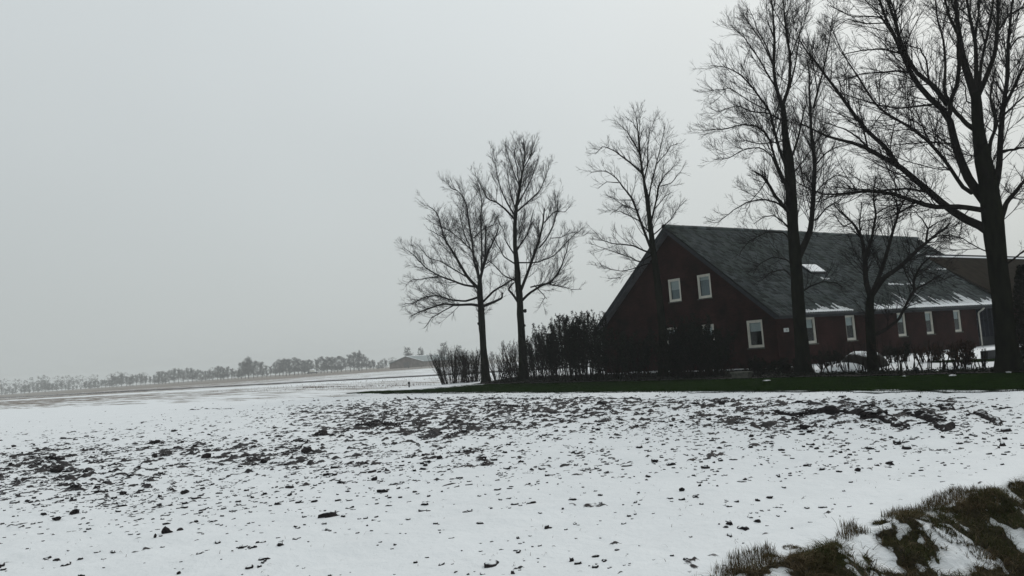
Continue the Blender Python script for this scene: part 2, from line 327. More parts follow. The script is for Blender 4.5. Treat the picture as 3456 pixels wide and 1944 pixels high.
def tubes(P, Rr, n=6):
    """P (M,K,3) centre lines, Rr (M,K) radii -> verts, quads (all tubes at once)"""
    M, K, _ = P.shape
    T = np.empty_like(P); T[:, 1:-1] = P[:, 2:]-P[:, :-2]; T[:, 0] = P[:, 1]-P[:, 0]; T[:, -1] = P[:, -1]-P[:, -2]
    T /= np.linalg.norm(T, axis=2, keepdims=True)+1e-9
    ref = np.array([0.31, 0.87, 0.38])[None, None]; ref = np.broadcast_to(ref, P.shape)
    A = np.cross(T, ref); A /= np.linalg.norm(A, axis=2, keepdims=True)+1e-9; B = np.cross(T, A)
    th = np.arange(n)*2*math.pi/n
    V = P[:, :, None, :] + Rr[:, :, None, None]*(A[:, :, None, :]*np.cos(th)[None, None, :, None] + B[:, :, None, :]*np.sin(th)[None, None, :, None])
    i = np.arange(M)[:, None, None]*K*n; k = np.arange(K-1)[None, :, None]*n; j = np.arange(n)[None, None, :]; j2 = (j+1) % n
    Q = np.stack([i+k+j, i+k+j2, i+k+n+j2, i+k+n+j], -1).reshape(-1, 4)
    return V.reshape(-1, 3), Q
def join_vf(parts):
    V = []; Fc = []; b = 0
    for v, f in parts:
        V.append(v); Fc.append(f+b); b += len(v)
    return np.concatenate(V), np.concatenate(Fc)

# ------------------------------------------------------------------ the lie of the land
HC = at(2622, 1063, 44.0)                    # eave corner of the house
HL, HG = float(HC@LD), float(HC@GD)
EDGE = 4.68                                  # the field ends here (in g); beyond it the ditch bank falls towards the camera
BLOBS = [(2300, 1362, 900, 26, 1.0), (1650, 1372, 420, 34, 1.1), (1250, 1440, 330, 50, 0.95), (1560, 1440, 300, 45, 0.85), (2050, 1425, 330, 40, 0.75),
         (700, 1520, 420, 50, 0.75), (150, 1545, 260, 55, 0.9), (330, 1610, 380, 45, 0.7), (1000, 1560, 300, 60, 0.6), (1500, 1540, 320, 55, 0.5), (100, 1660, 260, 60, 0.45), (500, 1680, 350, 60, 0.3),
         (3050, 1405, 330, 45, 0.95), (2500, 1420, 250, 40, 0.7), (2700, 1440, 260, 30, 0.5), (400, 1455, 420, 34, 0.4), (800, 1410, 300, 30, 0.35), (1100, 1385, 250, 25, 0.5), (3000, 1500, 260, 30, 0.35), (2850, 1570, 300, 25, 0.22), (3300, 1480, 150, 60, 0.35), (1700, 1570, 520, 60, 0.26), (2200, 1520, 380, 60, 0.30), (1150, 1650, 520, 50, 0.18), (2650, 1500, 320, 50, 0.28), (600, 1740, 500, 60, 0.14)]
def density(px, py):
    d = 0.075 + 0*px
    for cx, cy, sx_, sy_, a in BLOBS: d = d + a*np.exp(-((px-cx)/sx_)**2 - ((py-cy)/sy_)**2)
    return np.clip(d, 0, 1.15)
def land(x, y):
    """large shapes only: ditch, road verge, the slight rise the house stands on"""
    l = x*LD[0]+y*LD[1]; g = x*GD[0]+y*GD[1]
    e = EDGE + 0.22*(fbm(l*0.6, l*0+3.3, 41, 2)-0.5)
    z = -0.80*sstep(0.05, 1.75, e-g) + 1.05*sstep(2.2, 3.9, e-g)
    z = z + 0.03*np.exp(-((g-e-0.10)/0.35)**2)*(0.6+fbm(l*1.3, g, 5, 2))
    rise = 0.25*sstep(31.5, 36.5, l)*sstep(62, 50, g)*sstep(-30, 0, g+10)
    dip = -1.5*sstep(180, 600, np.hypot(x, y))            # the far fields lie a little lower
    return z + rise + dip
def ground(x, y, full=False):
    x = np.asarray(x, float); y = np.asarray(y, float)
    l = x*LD[0]+y*LD[1]; g = x*GD[0]+y*GD[1]; r = np.hypot(x, y)
    z = land(x, y)
    e = EDGE + 0.22*(fbm(l*0.6, l*0+3.3, 41, 2)-0.5)
    onb = sstep(0.02, 0.25, e-g)*sstep(3.9, 3.2, e-g)              # on the ditch bank
    flat = sstep(22.6, 23.4, l)*sstep(60, 54, g)                     # lawn, bed and yard
    field = (1-onb)*(1-flat)*sstep(90, 40, r)
    px, py = proj(x, y, 0*x)
    D = density(px, py)*sstep(24.5, 22.8, l+0*g)*(1-onb)*(r < 75)
    D = np.where(g > EDGE+0.1, D, 0)
    wob = 0.9*(fbm(l*0.25, g*0.25, 3, 2)-0.5)
    z = z + field*(0.016*np.sin(2*math.pi*(g+wob)/0.80) + 0.12*(fbm(l*0.40, g*0.8, 11, 3)-0.5) + 0.05*(fbm(l*1.1, g*1.7, 13, 3)-0.5) + (0.012+0.05*D)*(fbm(l*2.2, g*3.0, 12, 3)-0.5))
    cl_ = fbm(l*4.2+0.3*wob, g*6.5, 21, 3)
    soil = cl_ - (0.845-0.25*D)
    z = z + np.clip(soil, 0, 1)*0.30*field
    hum = fbm(l*1.9+g*0.6, g*2.3, 31, 3)
    z = z + onb*(0.18*(hum-0.5) + 0.09*(fbm(l*6, g*6, 32, 2)-0.5)) + 0.10*flat*(fbm(l*0.4, g*0.4, 33, 2)-0.5)*sstep(31, 33, l)
    patch = fbm(l*4.2, g*4.6, 35, 4)
    tilt = sstep(0.15, 1.5, e-g)
    bsoil = 1.3*(patch - 0.440) + 0.03*tilt + 0.22*(hum-0.5) + 0.44*(fbm(l*13, g*15, 36, 2)-0.5)
    soil = np.where(onb > 0.02, bsoil*onb - 0.12*(1-onb), soil)
    if not full: return z
    # beyond the plough land: stubble fields, in bands parallel to the far drain
    q = (x*0.62+y*0.785)
    qa = 33.5+0.03*np.minimum(l, 0)
    stub = sstep(-1.0, 1.5, q-qa-2*(fbm(l*0.2, g*0.2, 51, 2)-0.5))*(1-flat)*sstep(24, 26, np.where(q > qa, 99, l))
    amt = 0.47+0.10*sstep(200, 60, x+150)*0 + 0.13*sstep(-10, -110, x) + 0.10*(fbm(q*0.12, l*0.004, 52, 2)-0.5)
    amt = amt*(1-0.95*np.exp(-((q-73.0)/3.5)**2))
    amt = np.where(q > 230, amt+0.14, amt)
    stub = stub*amt
    soil = np.where(stub > 0.02, -1, soil)
    soil = np.where((flat > 0.5) & (stub < 0.02), -1, soil)
    return z, soil, onb, stub
def gz(p): return float(ground(np.array([p[0]]), np.array([p[1]]))[0])
TS = np.concatenate([np.arange(3, 15, 0.02), np.arange(15, 140, 0.05)])
def on_ground(px, py):
    d = ray(px, py); Q = C0[None]+d[None]*(TS/d[1])[:, None]; h = Q[:, 2]-ground(Q[:, 0], Q[:, 1])
    k = int(np.argmax(h <= 0)) if (h <= 0).any() else len(TS)-1
    p = Q[k].copy(); p[2] = gz(p); return p

# one ground sheet, fine where the camera looks, running out to the horizon
azf = np.radians(np.linspace(-38.5, 38.5, 790)); azc = np.radians(np.linspace(38.5, 360-38.5, 60))[1:-1]
az = np.concatenate([azf, azc]); nA = len(az)
rr = [0.0, 0.8, 1.6, 2.4, 3.0, 3.5, 4.0, 4.4, 4.8]
r_ = 5.1
while r_ < 1750:
    rr.append(r_)
    r_ += (min(max(r_*r_/1400, 0.024), 0.078) if r_ < 27 else min(0.11*(r_/27)**2.2, 60))
rr = np.array(rr); nR = len(rr)
GX = rr[:, None]*np.sin(az)[None]; GY = rr[:, None]*np.cos(az)[None]
gzv, gsoil, gbank, gstub = ground(GX.ravel(), GY.ravel(), True)
gV = np.stack([GX.ravel(), GY.ravel(), gzv], 1)
ii = np.arange(nR-1)[:, None]*nA; jj = np.arange(nA)[None]; j2 = (jj+1) % nA
gF = np.stack([ii+jj, ii+nA+jj, ii+nA+j2, ii+j2], -1).reshape(-1, 4)[:, ::-1]
go = obj('field_ground', mesh_np('field_ground', gV, gF, True, {'soil': gsoil, 'bank': gbank, 'stub': gstub}), M_ground)
structure(go, 'snow covered ploughed field and the ditch bank in front of it')

# ------------------------------------------------------------------ lawn and garden bed
def sheet(name, l0, l1, g0, g1, nl, ng, dz, edge, m, seed, attr=None):
    L_, G_ = np.meshgrid(np.linspace(0, 1, nl), np.linspace(g0, g1, ng), indexing='ij')
    a = l0+edge*(fbm(G_*0.7, G_*0+seed, seed, 5)-0.5); b = (l1(G_) if callable(l1) else l1)+edge*(fbm(G_*0.5, G_*0+seed+9, seed+1, 4)-0.5)
    l = a+(b-a)*L_; x = l*LD[0]+G_*GD[0]; y = l*LD[1]+G_*GD[1]
    z = ground(x.ravel(), y.ravel())+dz
    i = np.arange(nl-1)[:, None]*ng; j = np.arange(ng-1)[None]
    Fq = np.stack([i+j, i+ng+j, i+ng+j+1, i+j+1], -1).reshape(-1, 4)
    at_ = {attr[0]: attr[1](l.ravel(), G_.ravel())} if attr else None
    return obj(name, mesh_np(name, np.stack([x.ravel(), y.ravel(), z], 1), Fq, True, at_), m)
lawn = sheet('lawn', 23.3, 31.6, -18, 57.5, 36, 620, 0.03, 1.5, M_lawn, 61, ('dust', lambda l, g: 0.10*sstep(30, 45, g)+0.46*sstep(44, 54, g)*sstep(24.0, 27.5, l)+0.12*sstep(51, 57, g)+0.46*sstep(1.5, 0.0, l-23.3)*sstep(2, 22, 60-g)+0.07))
structure(lawn, 'strip of dark green lawn between the field and the hedge')
M_bed = mat_capped('leaf_litter_bed', (0.007, 0.006, 0.005), (0.016, 0.012, 0.009), 1.16, 1.22, 1.3)
BED_FAR = lambda g: 32.9+2.5*sstep(23.5, 26.5, g)
bed = sheet('garden_bed', 31.2, BED_FAR, -18, 52, 24, 600, 0.06, 1.0, M_bed, 71)
structure(bed, 'dark bed of soil and leaf litter under the tree row')
lawn2 = sheet('garden_lawn', 36.2, 38.6, 4, 19.5, 10, 80, 0.035, 0.8, M_lawn, 81, ('dust', lambda l, g: 0.30+0*l))
structure(lawn2, 'narrow strip of grass in the snowy garden beside the house')

def blades(base, length, width, lean, tint, droop=0.5, seed=1):
    """base (n,3) -> grass blades of three triangles each"""
    r = np.random.default_rng(seed); n = len(base)
    a = r.uniform(0, 2*math.pi, n); d = np.stack([np.cos(a), np.sin(a), np.zeros(n)], 1)
    b = a+math.pi/2+r.uniform(-0.6, 0.6, n); s = np.stack([np.cos(b), np.sin(b), np.zeros(n)], 1)
    up = np.array([0, 0, 1.0]); L_ = length[:, None]; le = lean[:, None]
    mid = base+L_*0.55*(up*(1-0.3*le)+d*le*0.6); tip = base+L_*(up*(1-droop*le)+d*le*1.1)
    w_ = width[:, None]
    V = np.stack([base-s*w_, base+s*w_, mid-s*w_*0.7, mid+s*w_*0.7, tip], 1)
    k = np.arange(n)[:, None]*5
    T = np.concatenate([k+np.array([[0, 1, 3]]), k+np.array([[0, 3, 2]]), k+np.array([[2, 3, 4]])])
    return V.reshape(-1, 3), T, np.repeat(tint, 5)
# lawn blades
n = 17000
l = rng.uniform(23.1, 31.4, n); g = rng.uniform(6, 52, n); l[:8000] = 23.35+np.abs(rng.normal(0, 0.25, 8000))*np.where(rng.random(8000) < .7, 1, -1)
x = l*LD[0]+g*GD[0]; y = l*LD[1]+g*GD[1]; z = ground(x, y)+0.02
V, T, tt = blades(np.stack([x, y, z], 1), rng.uniform(0.04, 0.10, n), rng.uniform(0.004, 0.008, n), rng.uniform(0.1, 0.8, n), rng.random(n), 0.4, 3)
stuff(obj('lawn_grass', mesh_np('lawn_grass', V, T, False, {'tint': tt}), M_lawnblade), 'short dark grass of the lawn strip', 'grass')

# ------------------------------------------------------------------ clods of soil poking through the snow
def ico():
    t = (1+5**0.5)/2
    v = np.array([(-1, t, 0), (1, t, 0), (-1, -t, 0), (1, -t, 0), (0, -1, t), (0, 1, t), (0, -1, -t), (0, 1, -t), (t, 0, -1), (t, 0, 1), (-t, 0, -1), (-t, 0, 1)], float)
    f = [(0, 11, 5), (0, 5, 1), (0, 1, 7), (0, 7, 10), (0, 10, 11), (1, 5, 9), (5, 11, 4), (11, 10, 2), (10, 7, 6), (7, 1, 8), (3, 9, 4), (3, 4, 2), (3, 2, 6), (3, 6, 8), (3, 8, 9), (4, 9, 5), (2, 4, 11), (6, 2, 10), (8, 6, 7), (9, 8, 1)]
    v /= np.linalg.norm(v, axis=1, keepdims=True); return v, np.array(f)
def subdiv(v, f):
    v = list(map(tuple, v)); c = {}; nf = []
    def mid(a, b):
        k = (min(a, b), max(a, b))
        if k not in c:
            p = (np.array(v[a])+np.array(v[b])); p /= np.linalg.norm(p); v.append(tuple(p)); c[k] = len(v)-1
        return c[k]
    for a, b, d in f:
        ab, bd, da = mid(a, b), mid(b, d), mid(d, a); nf += [(a, ab, da), (b, bd, ab), (d, da, bd), (ab, bd, da)]
    return np.array(v), np.array(nf)
ICO1 = ico(); ICO2 = subdiv(*ICO1); ICO3 = subdiv(*ICO2)
def clod_cloud(pos, size, shape, r):
    v, f = shape; n = len(pos)
    V = np.broadcast_to(v, (n,)+v.shape).copy()
    V *= 1+r.uniform(-0.38, 0.38, (n, len(v), 1))
    V *= np.stack([r.uniform(0.7, 1.5, n), r.uniform(0.6, 1.1, n), r.uniform(0.45, 0.95, n)], 1)[:, None]
    a = ANG+r.normal(0, 0.7, n); c, s = np.cos(a)[:, None], np.sin(a)[:, None]
    X = V[..., 0]*c-V[..., 1]*s; Y = V[..., 0]*s+V[..., 1]*c
    V = np.stack([X, Y, V[..., 2]], -1)*size[:, None, None]*0.5 + pos[:, None]
    Fq = (f[None]+(np.arange(n)*len(v))[:, None, None]).reshape(-1, 3)
    return V.reshape(-1, 3), Fq
N = 190000
px = rng.uniform(-60, 3520, N); py = rng.uniform(1330, 1960, N)
D = density(px, py)
d_ = CF[None]*FPX+CR[None]*(px-1728)[:, None]-CU[None]*(py-972)[:, None]; Pq = C0+d_*((-CAMZ)/d_[:, 2])[:, None]
lq, gq = Pq@LD, Pq@GD; wq = gq+0.9*(fbm(lq*0.25, gq*0.25, 3, 2)-0.5)
row = 0.5+0.5*np.cos(2*math.pi*wq/0.80)
clump = fbm(px/55, py/16, 91, 3)*(0.62+0.55*row)
keep = rng.random(N) < np.clip(D-0.02, 0, 1)**1.25*np.clip((clump-0.27)*2.6, 0.03, 1)*0.42
px, py, D = px[keep], py[keep], D[keep]
d = CF[None]*FPX+CR[None]*(px-1728)[:, None]-CU[None]*(py-972)[:, None]
P = C0+d*((-CAMZ)/d[:, 2])[:, None]
L_ = P@LD; G_ = P@GD; ok = (L_ < 23.2) & (G_ > EDGE+0.3) & (np.hypot(P[:, 0], P[:, 1]) < 75)
P, D = P[ok], D[ok]; rad_ = np.hypot(P[:, 0], P[:, 1])
P[:, 2] = ground(P[:, 0], P[:, 1])
size = np.clip(np.exp(rng.normal(0, 0.48, len(P)))*np.interp(rad_, [5, 12, 30], [0.030, 0.045, 0.055]), 0.022, 0.22)
P[:, 2] -= size*0.06
near = rad_ < 11.5
v1 = clod_cloud(P[near], size[near], ICO2, rng); v2 = clod_cloud(P[~near], size[~near], ICO1, rng)
V, T = join_vf([v1, v2])
stuff(obj('soil_clods', mesh_np('soil_clods', V, T), M_clod), 'scatter of dark snow capped soil clods across the ploughed field', 'soil')

def big_clod(name, label, px, py, wpx, hpx, seed, group=None, m=None, shape=ICO3):
    p = on_ground(px, py); dist = p@CF - C0@CF; wd = wpx*dist/FPX; ht = hpx*dist/FPX
    r = np.random.default_rng(seed); v = shape[0].copy()
    for k in range(2):
        a = r.normal(0, 1, (9, 3)); a /= np.linalg.norm(a, axis=1, keepdims=True)
        for q in a:
            dd = v@q; v = np.where((dd > 0.5)[:, None], v-(dd-0.5)[:, None]*q*r.uniform(0.4, 1.0), v)
    v *= 1+r.uniform(-0.2, 0.2, (len(v), 1))
    v = v*np.array([wd/2, wd*0.38, ht*0.75]); az_ = math.atan2(p[0], p[1])
    c, s = math.cos(-az_), math.sin(-az_); v = np.stack([v[:, 0]*c-v[:, 1]*s, v[:, 0]*s+v[:, 1]*c, v[:, 2]], 1)
    o = obj(name, mesh_np(name, v, shape[1]), m or M_ridge, loc=p+np.array([0, 0, ht*0.16]))
    return tag(o, label, 'soil clod', group)
CL = 'single soil clods lying on the snow'
for i, (lb, x_, y_, w_, h_) in enumerate([
    ('largest dark soil clod in the foreground snow at lower left', 560, 1800, 46, 30),
    ('flat dark clod just right of the largest foreground clod', 608, 1790, 36, 14),
    ('small pointed clod just left of the largest foreground clod', 523, 1815, 15, 15),
    ('ragged dark clod on the snow above and left of the largest clod', 253, 1735, 34, 24),
    ('slanting dark clod left of the ragged clod on the left side', 195, 1752, 34, 15),
    ('long dark slab of turned soil at far left of the field', 190, 1592, 62, 26),
    ('upright dark clod in the left third of the furrows', 522, 1545, 30, 22),
    ('black lumpy clod right of the upright one in the furrows', 700, 1545, 36, 22),
    ('dark clod with a hollow in the middle left field', 890, 1562, 36, 22),
    ('angled block of soil above the hollow clod', 1035, 1525, 56, 28),
    ('lone black clod in clear snow below the tree pair', 1484, 1550, 30, 22),
    ('small dark clod in snow below the left slot of soil', 1262, 1622, 24, 16),
    ('squarish black clod near the lawn edge below the gable', 2437, 1366, 32, 20),
    ('rounded dark clod in the snow below the gable windows', 2537, 1475, 24, 12),
    ('long low clod beside the curved furrows', 2712, 1446, 44, 18),
    ('dark clod alone in mid snow right of centre', 2300, 1657, 24, 14),
    ('small rounded clod right of the lone mid snow clod', 2362, 1641, 18, 9),
    ('brown clod between straw bits left of the ditch bank', 2895, 1590, 30, 16),
    ('flat black clod in the snow above the ditch bank', 2556, 1762, 34, 13),
    ('thin slanting clod on the lower middle snow', 2010, 1880, 40, 9),
    ('short thin clod right of the slanting one in lower snow', 2082, 1858, 26, 7),
    ('tilted dark clod cut by the bottom edge of the picture', 1730, 1938, 18, 18),
    ('small dark clod at the bottom edge left of centre', 603, 1938, 22, 14)]):
    big_clod('soil_clod', lb, x_, y_, w_, h_, 100+i, CL)

def ridge(label, pts, hpx, seed, step=0.12):
    """a furrow slice: lumpy ridge of clods turned up along a line"""
    W_ = [on_ground(*p) for p in pts]; o = W_[len(W_)//2].copy()
    Q = np.array(W_); K = max(24, int(np.linalg.norm(np.diff(Q, axis=0), axis=1).sum()/0.035))
    sl = np.r_[0, np.cumsum(np.linalg.norm(np.diff(Q, axis=0), axis=1))]; tt_ = np.linspace(0, sl[-1], K)
    C = np.stack([np.interp(tt_, sl, Q[:, k]) for k in range(3)], 1); C[:, 0] += 0.25*(fbm(tt_*0.9, tt_*0, seed, 3)-0.5); C[:, 1] += 0.5*(fbm(tt_*0.9, tt_*0+5, seed+3, 3)-0.5)
    C[:, 2] = ground(C[:, 0], C[:, 1]); n_ = 14
    h_ = 1.7*hpx*C[:, 1]/FPX*(0.15+1.25*fbm(tt_*2.2, tt_*0, seed+7, 3))*sstep(0, 0.5, tt_)*sstep(0, 0.5, sl[-1]-tt_)
    V, F4 = tubes((C-o)[None], np.ones((1, K)), n_); V = V.reshape(K, n_, 3)
    ctr = (C-o)[:, None]; dv_ = V-ctr; ph = np.arange(n_)[None]*1.7
    lump = 0.45+1.1*vnoise(tt_[:, None]*9.0+0*ph, ph*1.3+0*tt_[:, None], seed+9)
    V = ctr+dv_*np.array([1.15, 1.5, 0.8])*(h_[:, None]*lump)[..., None]
    V[..., 2] -= 0.012
    return tag(obj('soil_ridge', mesh_np('soil_ridge', V.reshape(-1, 3), F4), M_ridge, loc=o), label, 'soil ridge', 'turned up furrow ridges in the field')
ridge('long black furrow ridge curving right below the house corner', [(2610, 1392), (2680, 1400), (2740, 1398), (2800, 1392), (2860, 1390), (2930, 1402), (2990, 1418), (3035, 1438), (3050, 1450)], 13, 1)
ridge('second curving furrow ridge, between two longer ones at right', [(3035, 1385), (3085, 1396), (3130, 1412), (3160, 1425), (3185, 1440), (3182, 1458)], 13, 2)
ridge('outer curving furrow ridge nearest the right edge of the picture', [(3250, 1388), (3300, 1394), (3345, 1415), (3372, 1428), (3382, 1443)], 13, 3)
ridge('short dark furrow ridge above the curved ones near the lawn', [(3145, 1369), (3190, 1370), (3215, 1385)], 11, 4)
ridge('short furrow piece at far right end of the curved ridges', [(3408, 1446), (3415, 1456)], 13, 5)
ridge('straight black slot of bare soil left of centre in the field', [(1200, 1437), (1250, 1436), (1300, 1435), (1345, 1437), (1352, 1446)], 10, 6, 0.10)
ridge('thin dark line of soil along the lawn edge', [(1330, 1347), (1420, 1346), (1560, 1347), (1700, 1345), (1850, 1343), (2000, 1345), (2150, 1345), (2290, 1343)], 2.8, 7, 0.14)
ridge('row of clods just above the straight soil slot', [(1215, 1425), (1270, 1424), (1320, 1426)], 5, 8, 0.16)
ridge('dark row of clods on the left side of the field', [(100, 1538), (150, 1540), (200, 1545), (245, 1548)], 8, 9, 0.14)
ridge('dotted row of clods near the top of the plough land', [(640, 1382), (700, 1380), (760, 1380), (800, 1379)], 1.6, 10, 0.3)
ridge('flat dark ridge near the lawn at far right', [(3360, 1350), (3400, 1352), (3430, 1350)], 7, 11)

for k, (lb, pts, hp) in enumerate([
    ('long thin soil line under the lawn left of the curved ridges', [(2330, 1350), (2400, 1352), (2480, 1349), (2560, 1351), (2650, 1349)], 4),
    ('dark soil streak between lawn and longest curved ridge', [(2590, 1366), (2640, 1362), (2700, 1360), (2760, 1364)], 6),
    ('upper soil streak right of the house corner', [(2780, 1352), (2850, 1350), (2920, 1353)], 5),
    ('soil streak joining the two long curved ridges', [(2820, 1372), (2880, 1374), (2945, 1370), (3000, 1374)], 8),
    ('soil streak above the second curved ridge', [(3060, 1362), (3110, 1366), (3150, 1362)], 6),
    ('topmost soil streak close under the lawn at right', [(3180, 1346), (3240, 1344), (3290, 1347)], 5),
    ('broken soil streak at the right edge below the lawn', [(3350, 1375), (3400, 1378), (3440, 1383)], 8),
    ('soil streak left of the slot in the middle field', [(1030, 1470), (1090, 1464), (1150, 1462)], 7),
    ('soil streak right of the slot in the middle field', [(1420, 1428), (1470, 1424), (1530, 1427), (1570, 1422)], 6),
    ('long soil streak below the two left trees', [(1600, 1370), (1680, 1366), (1760, 1370), (1850, 1366)], 6),
    ('soil streak below the slim leaning tree', [(1980, 1362), (2050, 1360), (2120, 1364)], 5),
    ('slanting soil streak in the left field', [(300, 1560), (380, 1548), (450, 1545)], 7),
    ('soil streak at the left edge of the picture', [(5, 1626), (45, 1618), (90, 1622)], 9),
    ('thin soil streak across the left middle field', [(430, 1505), (520, 1494), (610, 1488)], 6),
    ('soil streak in the left foreground', [(5, 1822), (50, 1812), (95, 1805)], 9),
    ('thin soil arc in the snow of the middle foreground', [(1470, 1660), (1485, 1648), (1520, 1636), (1560, 1628)], 6),
    ('short soil streak above the lone snow clod', [(1640, 1520), (1690, 1512)], 6)]):
    ridge(lb, pts, hp*0.8, 40+k)
# straw and stalk bits in the snow
n = 420
px = rng.uniform(0, 3456, n); py = rng.uniform(1420, 1930, n); d = CF[None]*FPX+CR[None]*(px-1728)[:, None]-CU[None]*(py-972)[:, None]
P = C0+d*((-CAMZ)/d[:, 2])[:, None]; P = P[(P@LD < 22.5) & (P@GD > EDGE+0.4)]; P[:, 2] = ground(P[:, 0], P[:, 1])-0.005; n = len(P)
V, T, tt = blades(P, rng.uniform(0.02, 0.09, n), rng.uniform(0.0012, 0.003, n), rng.uniform(0.5, 1.5, n), rng.random(n), 0.75, 5)
stuff(obj('straw_bits', mesh_np('straw_bits', V, T, False, {'tint': tt*0.6}), M_straw), 'thin bits of straw and stalk sticking out of the snow', 'straw')
# withered stalks in loose rows on the far side of the lawn, stubble of the next field
n = 1500
l = rng.uniform(28.5, 33.5, n); l[:500] = 31.6+rng.normal(0, 0.2, 500); g = rng.uniform(58.5, 90, n)
l[700:] = rng.uniform(26, 48, 800); g[700:] = rng.uniform(62, 115, 800)
P = l[:, None]*LD+g[:, None]*GD; P[:, 2] = ground(P[:, 0], P[:, 1])
V, T, tt = blades(P, rng.uniform(0.10, 0.34, n), rng.uniform(0.007, 0.016, n), rng.uniform(0.1, 0.9, n), rng.random(n), 0.9, 6)
stuff(obj('dry_stalks', mesh_np('dry_stalks', V, T, False, {'tint': tt}), M_straw), 'withered brown stalks standing in the snow left of the hedge', 'dry stalks')

# ------------------------------------------------------------------ ditch bank grass, lower right
def bank_samples(n, seed):
    r = np.random.default_rng(seed)
    px = r.uniform(2250, 3560, n); py = r.uniform(1560, 2050, n); d = CF[None]*FPX+CR[None]*(px-1728)[:, None]-CU[None]*(py-972)[:, None]
    P = C0+d*((-CAMZ-0.15)/d[:, 2])[:, None]; return P
nb_ = 260000; lb_ = np.where(rng.random(nb_) < 0.85, rng.uniform(4.6, 11.0, nb_), rng.uniform(2, 18, nb_)); gb_ = rng.uniform(EDGE-2.3, EDGE+0.25, nb_)
P = lb_[:, None]*LD+gb_[:, None]*GD
zz, so, ob_, _s = ground(P[:, 0], P[:, 1], True); G_ = P@GD
P[:, 2] = zz
m_in = (ob_ > 0.25) & (so > 0.0) & (rng.random(len(P)) < 0.5)
m_edge = (P@LD > 5.0) & (np.abs(G_-EDGE+0.02) < 0.16) & (fbm(P@LD*1.6, G_*2, 77, 3) > 0.50) & (rng.random(len(P)) < 0.30)
B1 = P[m_in][:64000]; B2 = P[m_edge][:5000]; print('bank blades', len(B1), len(B2))
n1, n2 = len(B1), len(B2)
green = fbm(B1@LD*2.1, B1@GD*2.7, 78, 3)
t1 = np.clip(0.95-1.35*green+rng.normal(0, 0.18, n1), 0, 1); t1 = np.where(rng.random(n1) < 0.16, rng.uniform(0.7, 1.0, n1), t1*0.75)
V1, T1, a1 = blades(B1, rng.uniform(0.03, 0.16, n1), rng.uniform(0.0016, 0.0036, n1), rng.uniform(0.8, 1.9, n1), t1, 0.50, 9)
V2, T2, a2 = blades(B2, rng.uniform(0.03, 0.12, n2), rng.uniform(0.0014, 0.0028, n2), rng.uniform(0.05, 0.7, n2), rng.uniform(0.25, 0.8, n2), 0.6, 10)
V, T = join_vf([(V1, T1), (V2, T2)])
stuff(obj('bank_grass', mesh_np('bank_grass', V, T, False, {'tint': np.concatenate([a1, a2])}), M_bankgrass), 'brown and green winter grass on the snow patched ditch bank', 'grass')

def tussock(label, px, py, wpx, hpx, seed, nb=420, tint=0.25):
    p = on_ground(px, py); r = np.random.default_rng(seed); dist = p[1]; rad = wpx*dist/FPX/2; hh = hpx*dist/FPX
    k = np.sqrt(r.random(nb))*rad; a = r.uniform(0, 2*math.pi, nb)
    B = np.stack([np.cos(a)*k*1.0, np.sin(a)*k*0.8, np.zeros(nb)], 1)
    zz = ground(B[:, 0]+p[0], B[:, 1]+p[1])-p[2]; B[:, 2] = zz-0.01
    V, T, t_ = blades(B, hh*r.uniform(0.35, 0.95, nb)*(1.1-0.5*k/rad), r.uniform(0.0018, 0.0036, nb), r.uniform(0.3, 1.6, nb), np.clip(r.normal(tint+0.08, 0.28, nb), 0, 1), 0.55, seed)
    root = thing('grass_tussock', label, 'grass tussock', p, group='grass tussocks along the ditch edge')
    h_ = V[:, 2] > hh*0.42; live = h_[T].any(1); o1 = obj('standing_blades', mesh_np('standing_blades', V, T[live], False, {'tint': t_}), M_bankgrass, root); o1['kind'] = 'stuff'
    if (~live).any(): obj('matted_blades', mesh_np('matted_blades', V, T[~live], False, {'tint': t_}), M_bankgrass, root)['kind'] = 'stuff'
    return root
tussock('big dark grass tussock at the bottom edge of the picture', 2730, 1893, 150, 52, 11, 2400)
tussock('grass tussock just right of the big bottom one', 2810, 1868, 70, 62, 12, 600, 0.2)
tussock('small round grass tuft at the left end of the bank', 2603, 1880, 52, 34, 13, 350)
tussock('low brownish tuft on the bank edge above the big tussock', 2675, 1850, 72, 26, 14, 350, 0.45)
tussock('thin straw coloured tuft in the bottom left corner of the bank', 2480, 1935, 90, 40, 15, 260, 0.7)
tussock('grass tuft halfway along the edge of the ditch bank', 2975, 1768, 62, 40, 16, 420)
tussock('green grass tussock right of the halfway tuft', 3085, 1742, 92, 48, 17, 650, 0.2)
tussock('wide green tussock in the middle of the upper bank', 3190, 1725, 84, 40, 18, 550, 0.15)
tussock('tall brown topped tussock high on the bank at right', 3340, 1690, 150, 66, 19, 1200, 0.35)
tussock('dark tussock cut by the right edge of the picture', 3448, 1648, 90, 52, 20, 600, 0.35)
tussock('dark green tussock in the centre of the bank slope', 3200, 1800, 110, 40, 21, 700, 0.15)
tussock('brown tussock low on the bank near the right corner', 3330, 1880, 130, 45, 22, 700, 0.4)
def twig_thing(label, pts, r0, z0):
    b = on_ground(*pts[0]); dist = b[1]; mb = MB()
    Q = [at(px, py, dist-0.02*k)-b for k, (px, py) in enumerate(pts)]; Q[0][2] -= 0.03
    mb.tube(Q, list(np.linspace(r0, r0*0.5, len(Q))), 5)
    return tag(obj('dry_stem', mb, M_twig, loc=b), label, 'plant stem', 'bare stems on the ditch bank')
twig_thing('left of two dark bare stems at the bottom edge', [(2930, 1943), (2938, 1915), (2952, 1887)], 0.004, 0)
twig_thing('right of two dark bare stems at the bottom edge', [(2943, 1943), (2952, 1915), (2960, 1887)], 0.004, 0)
twig_thing('single bare stem on the bank near the right corner', [(3380, 1935), (3379, 1905), (3376, 1880)], 0.003, 0)
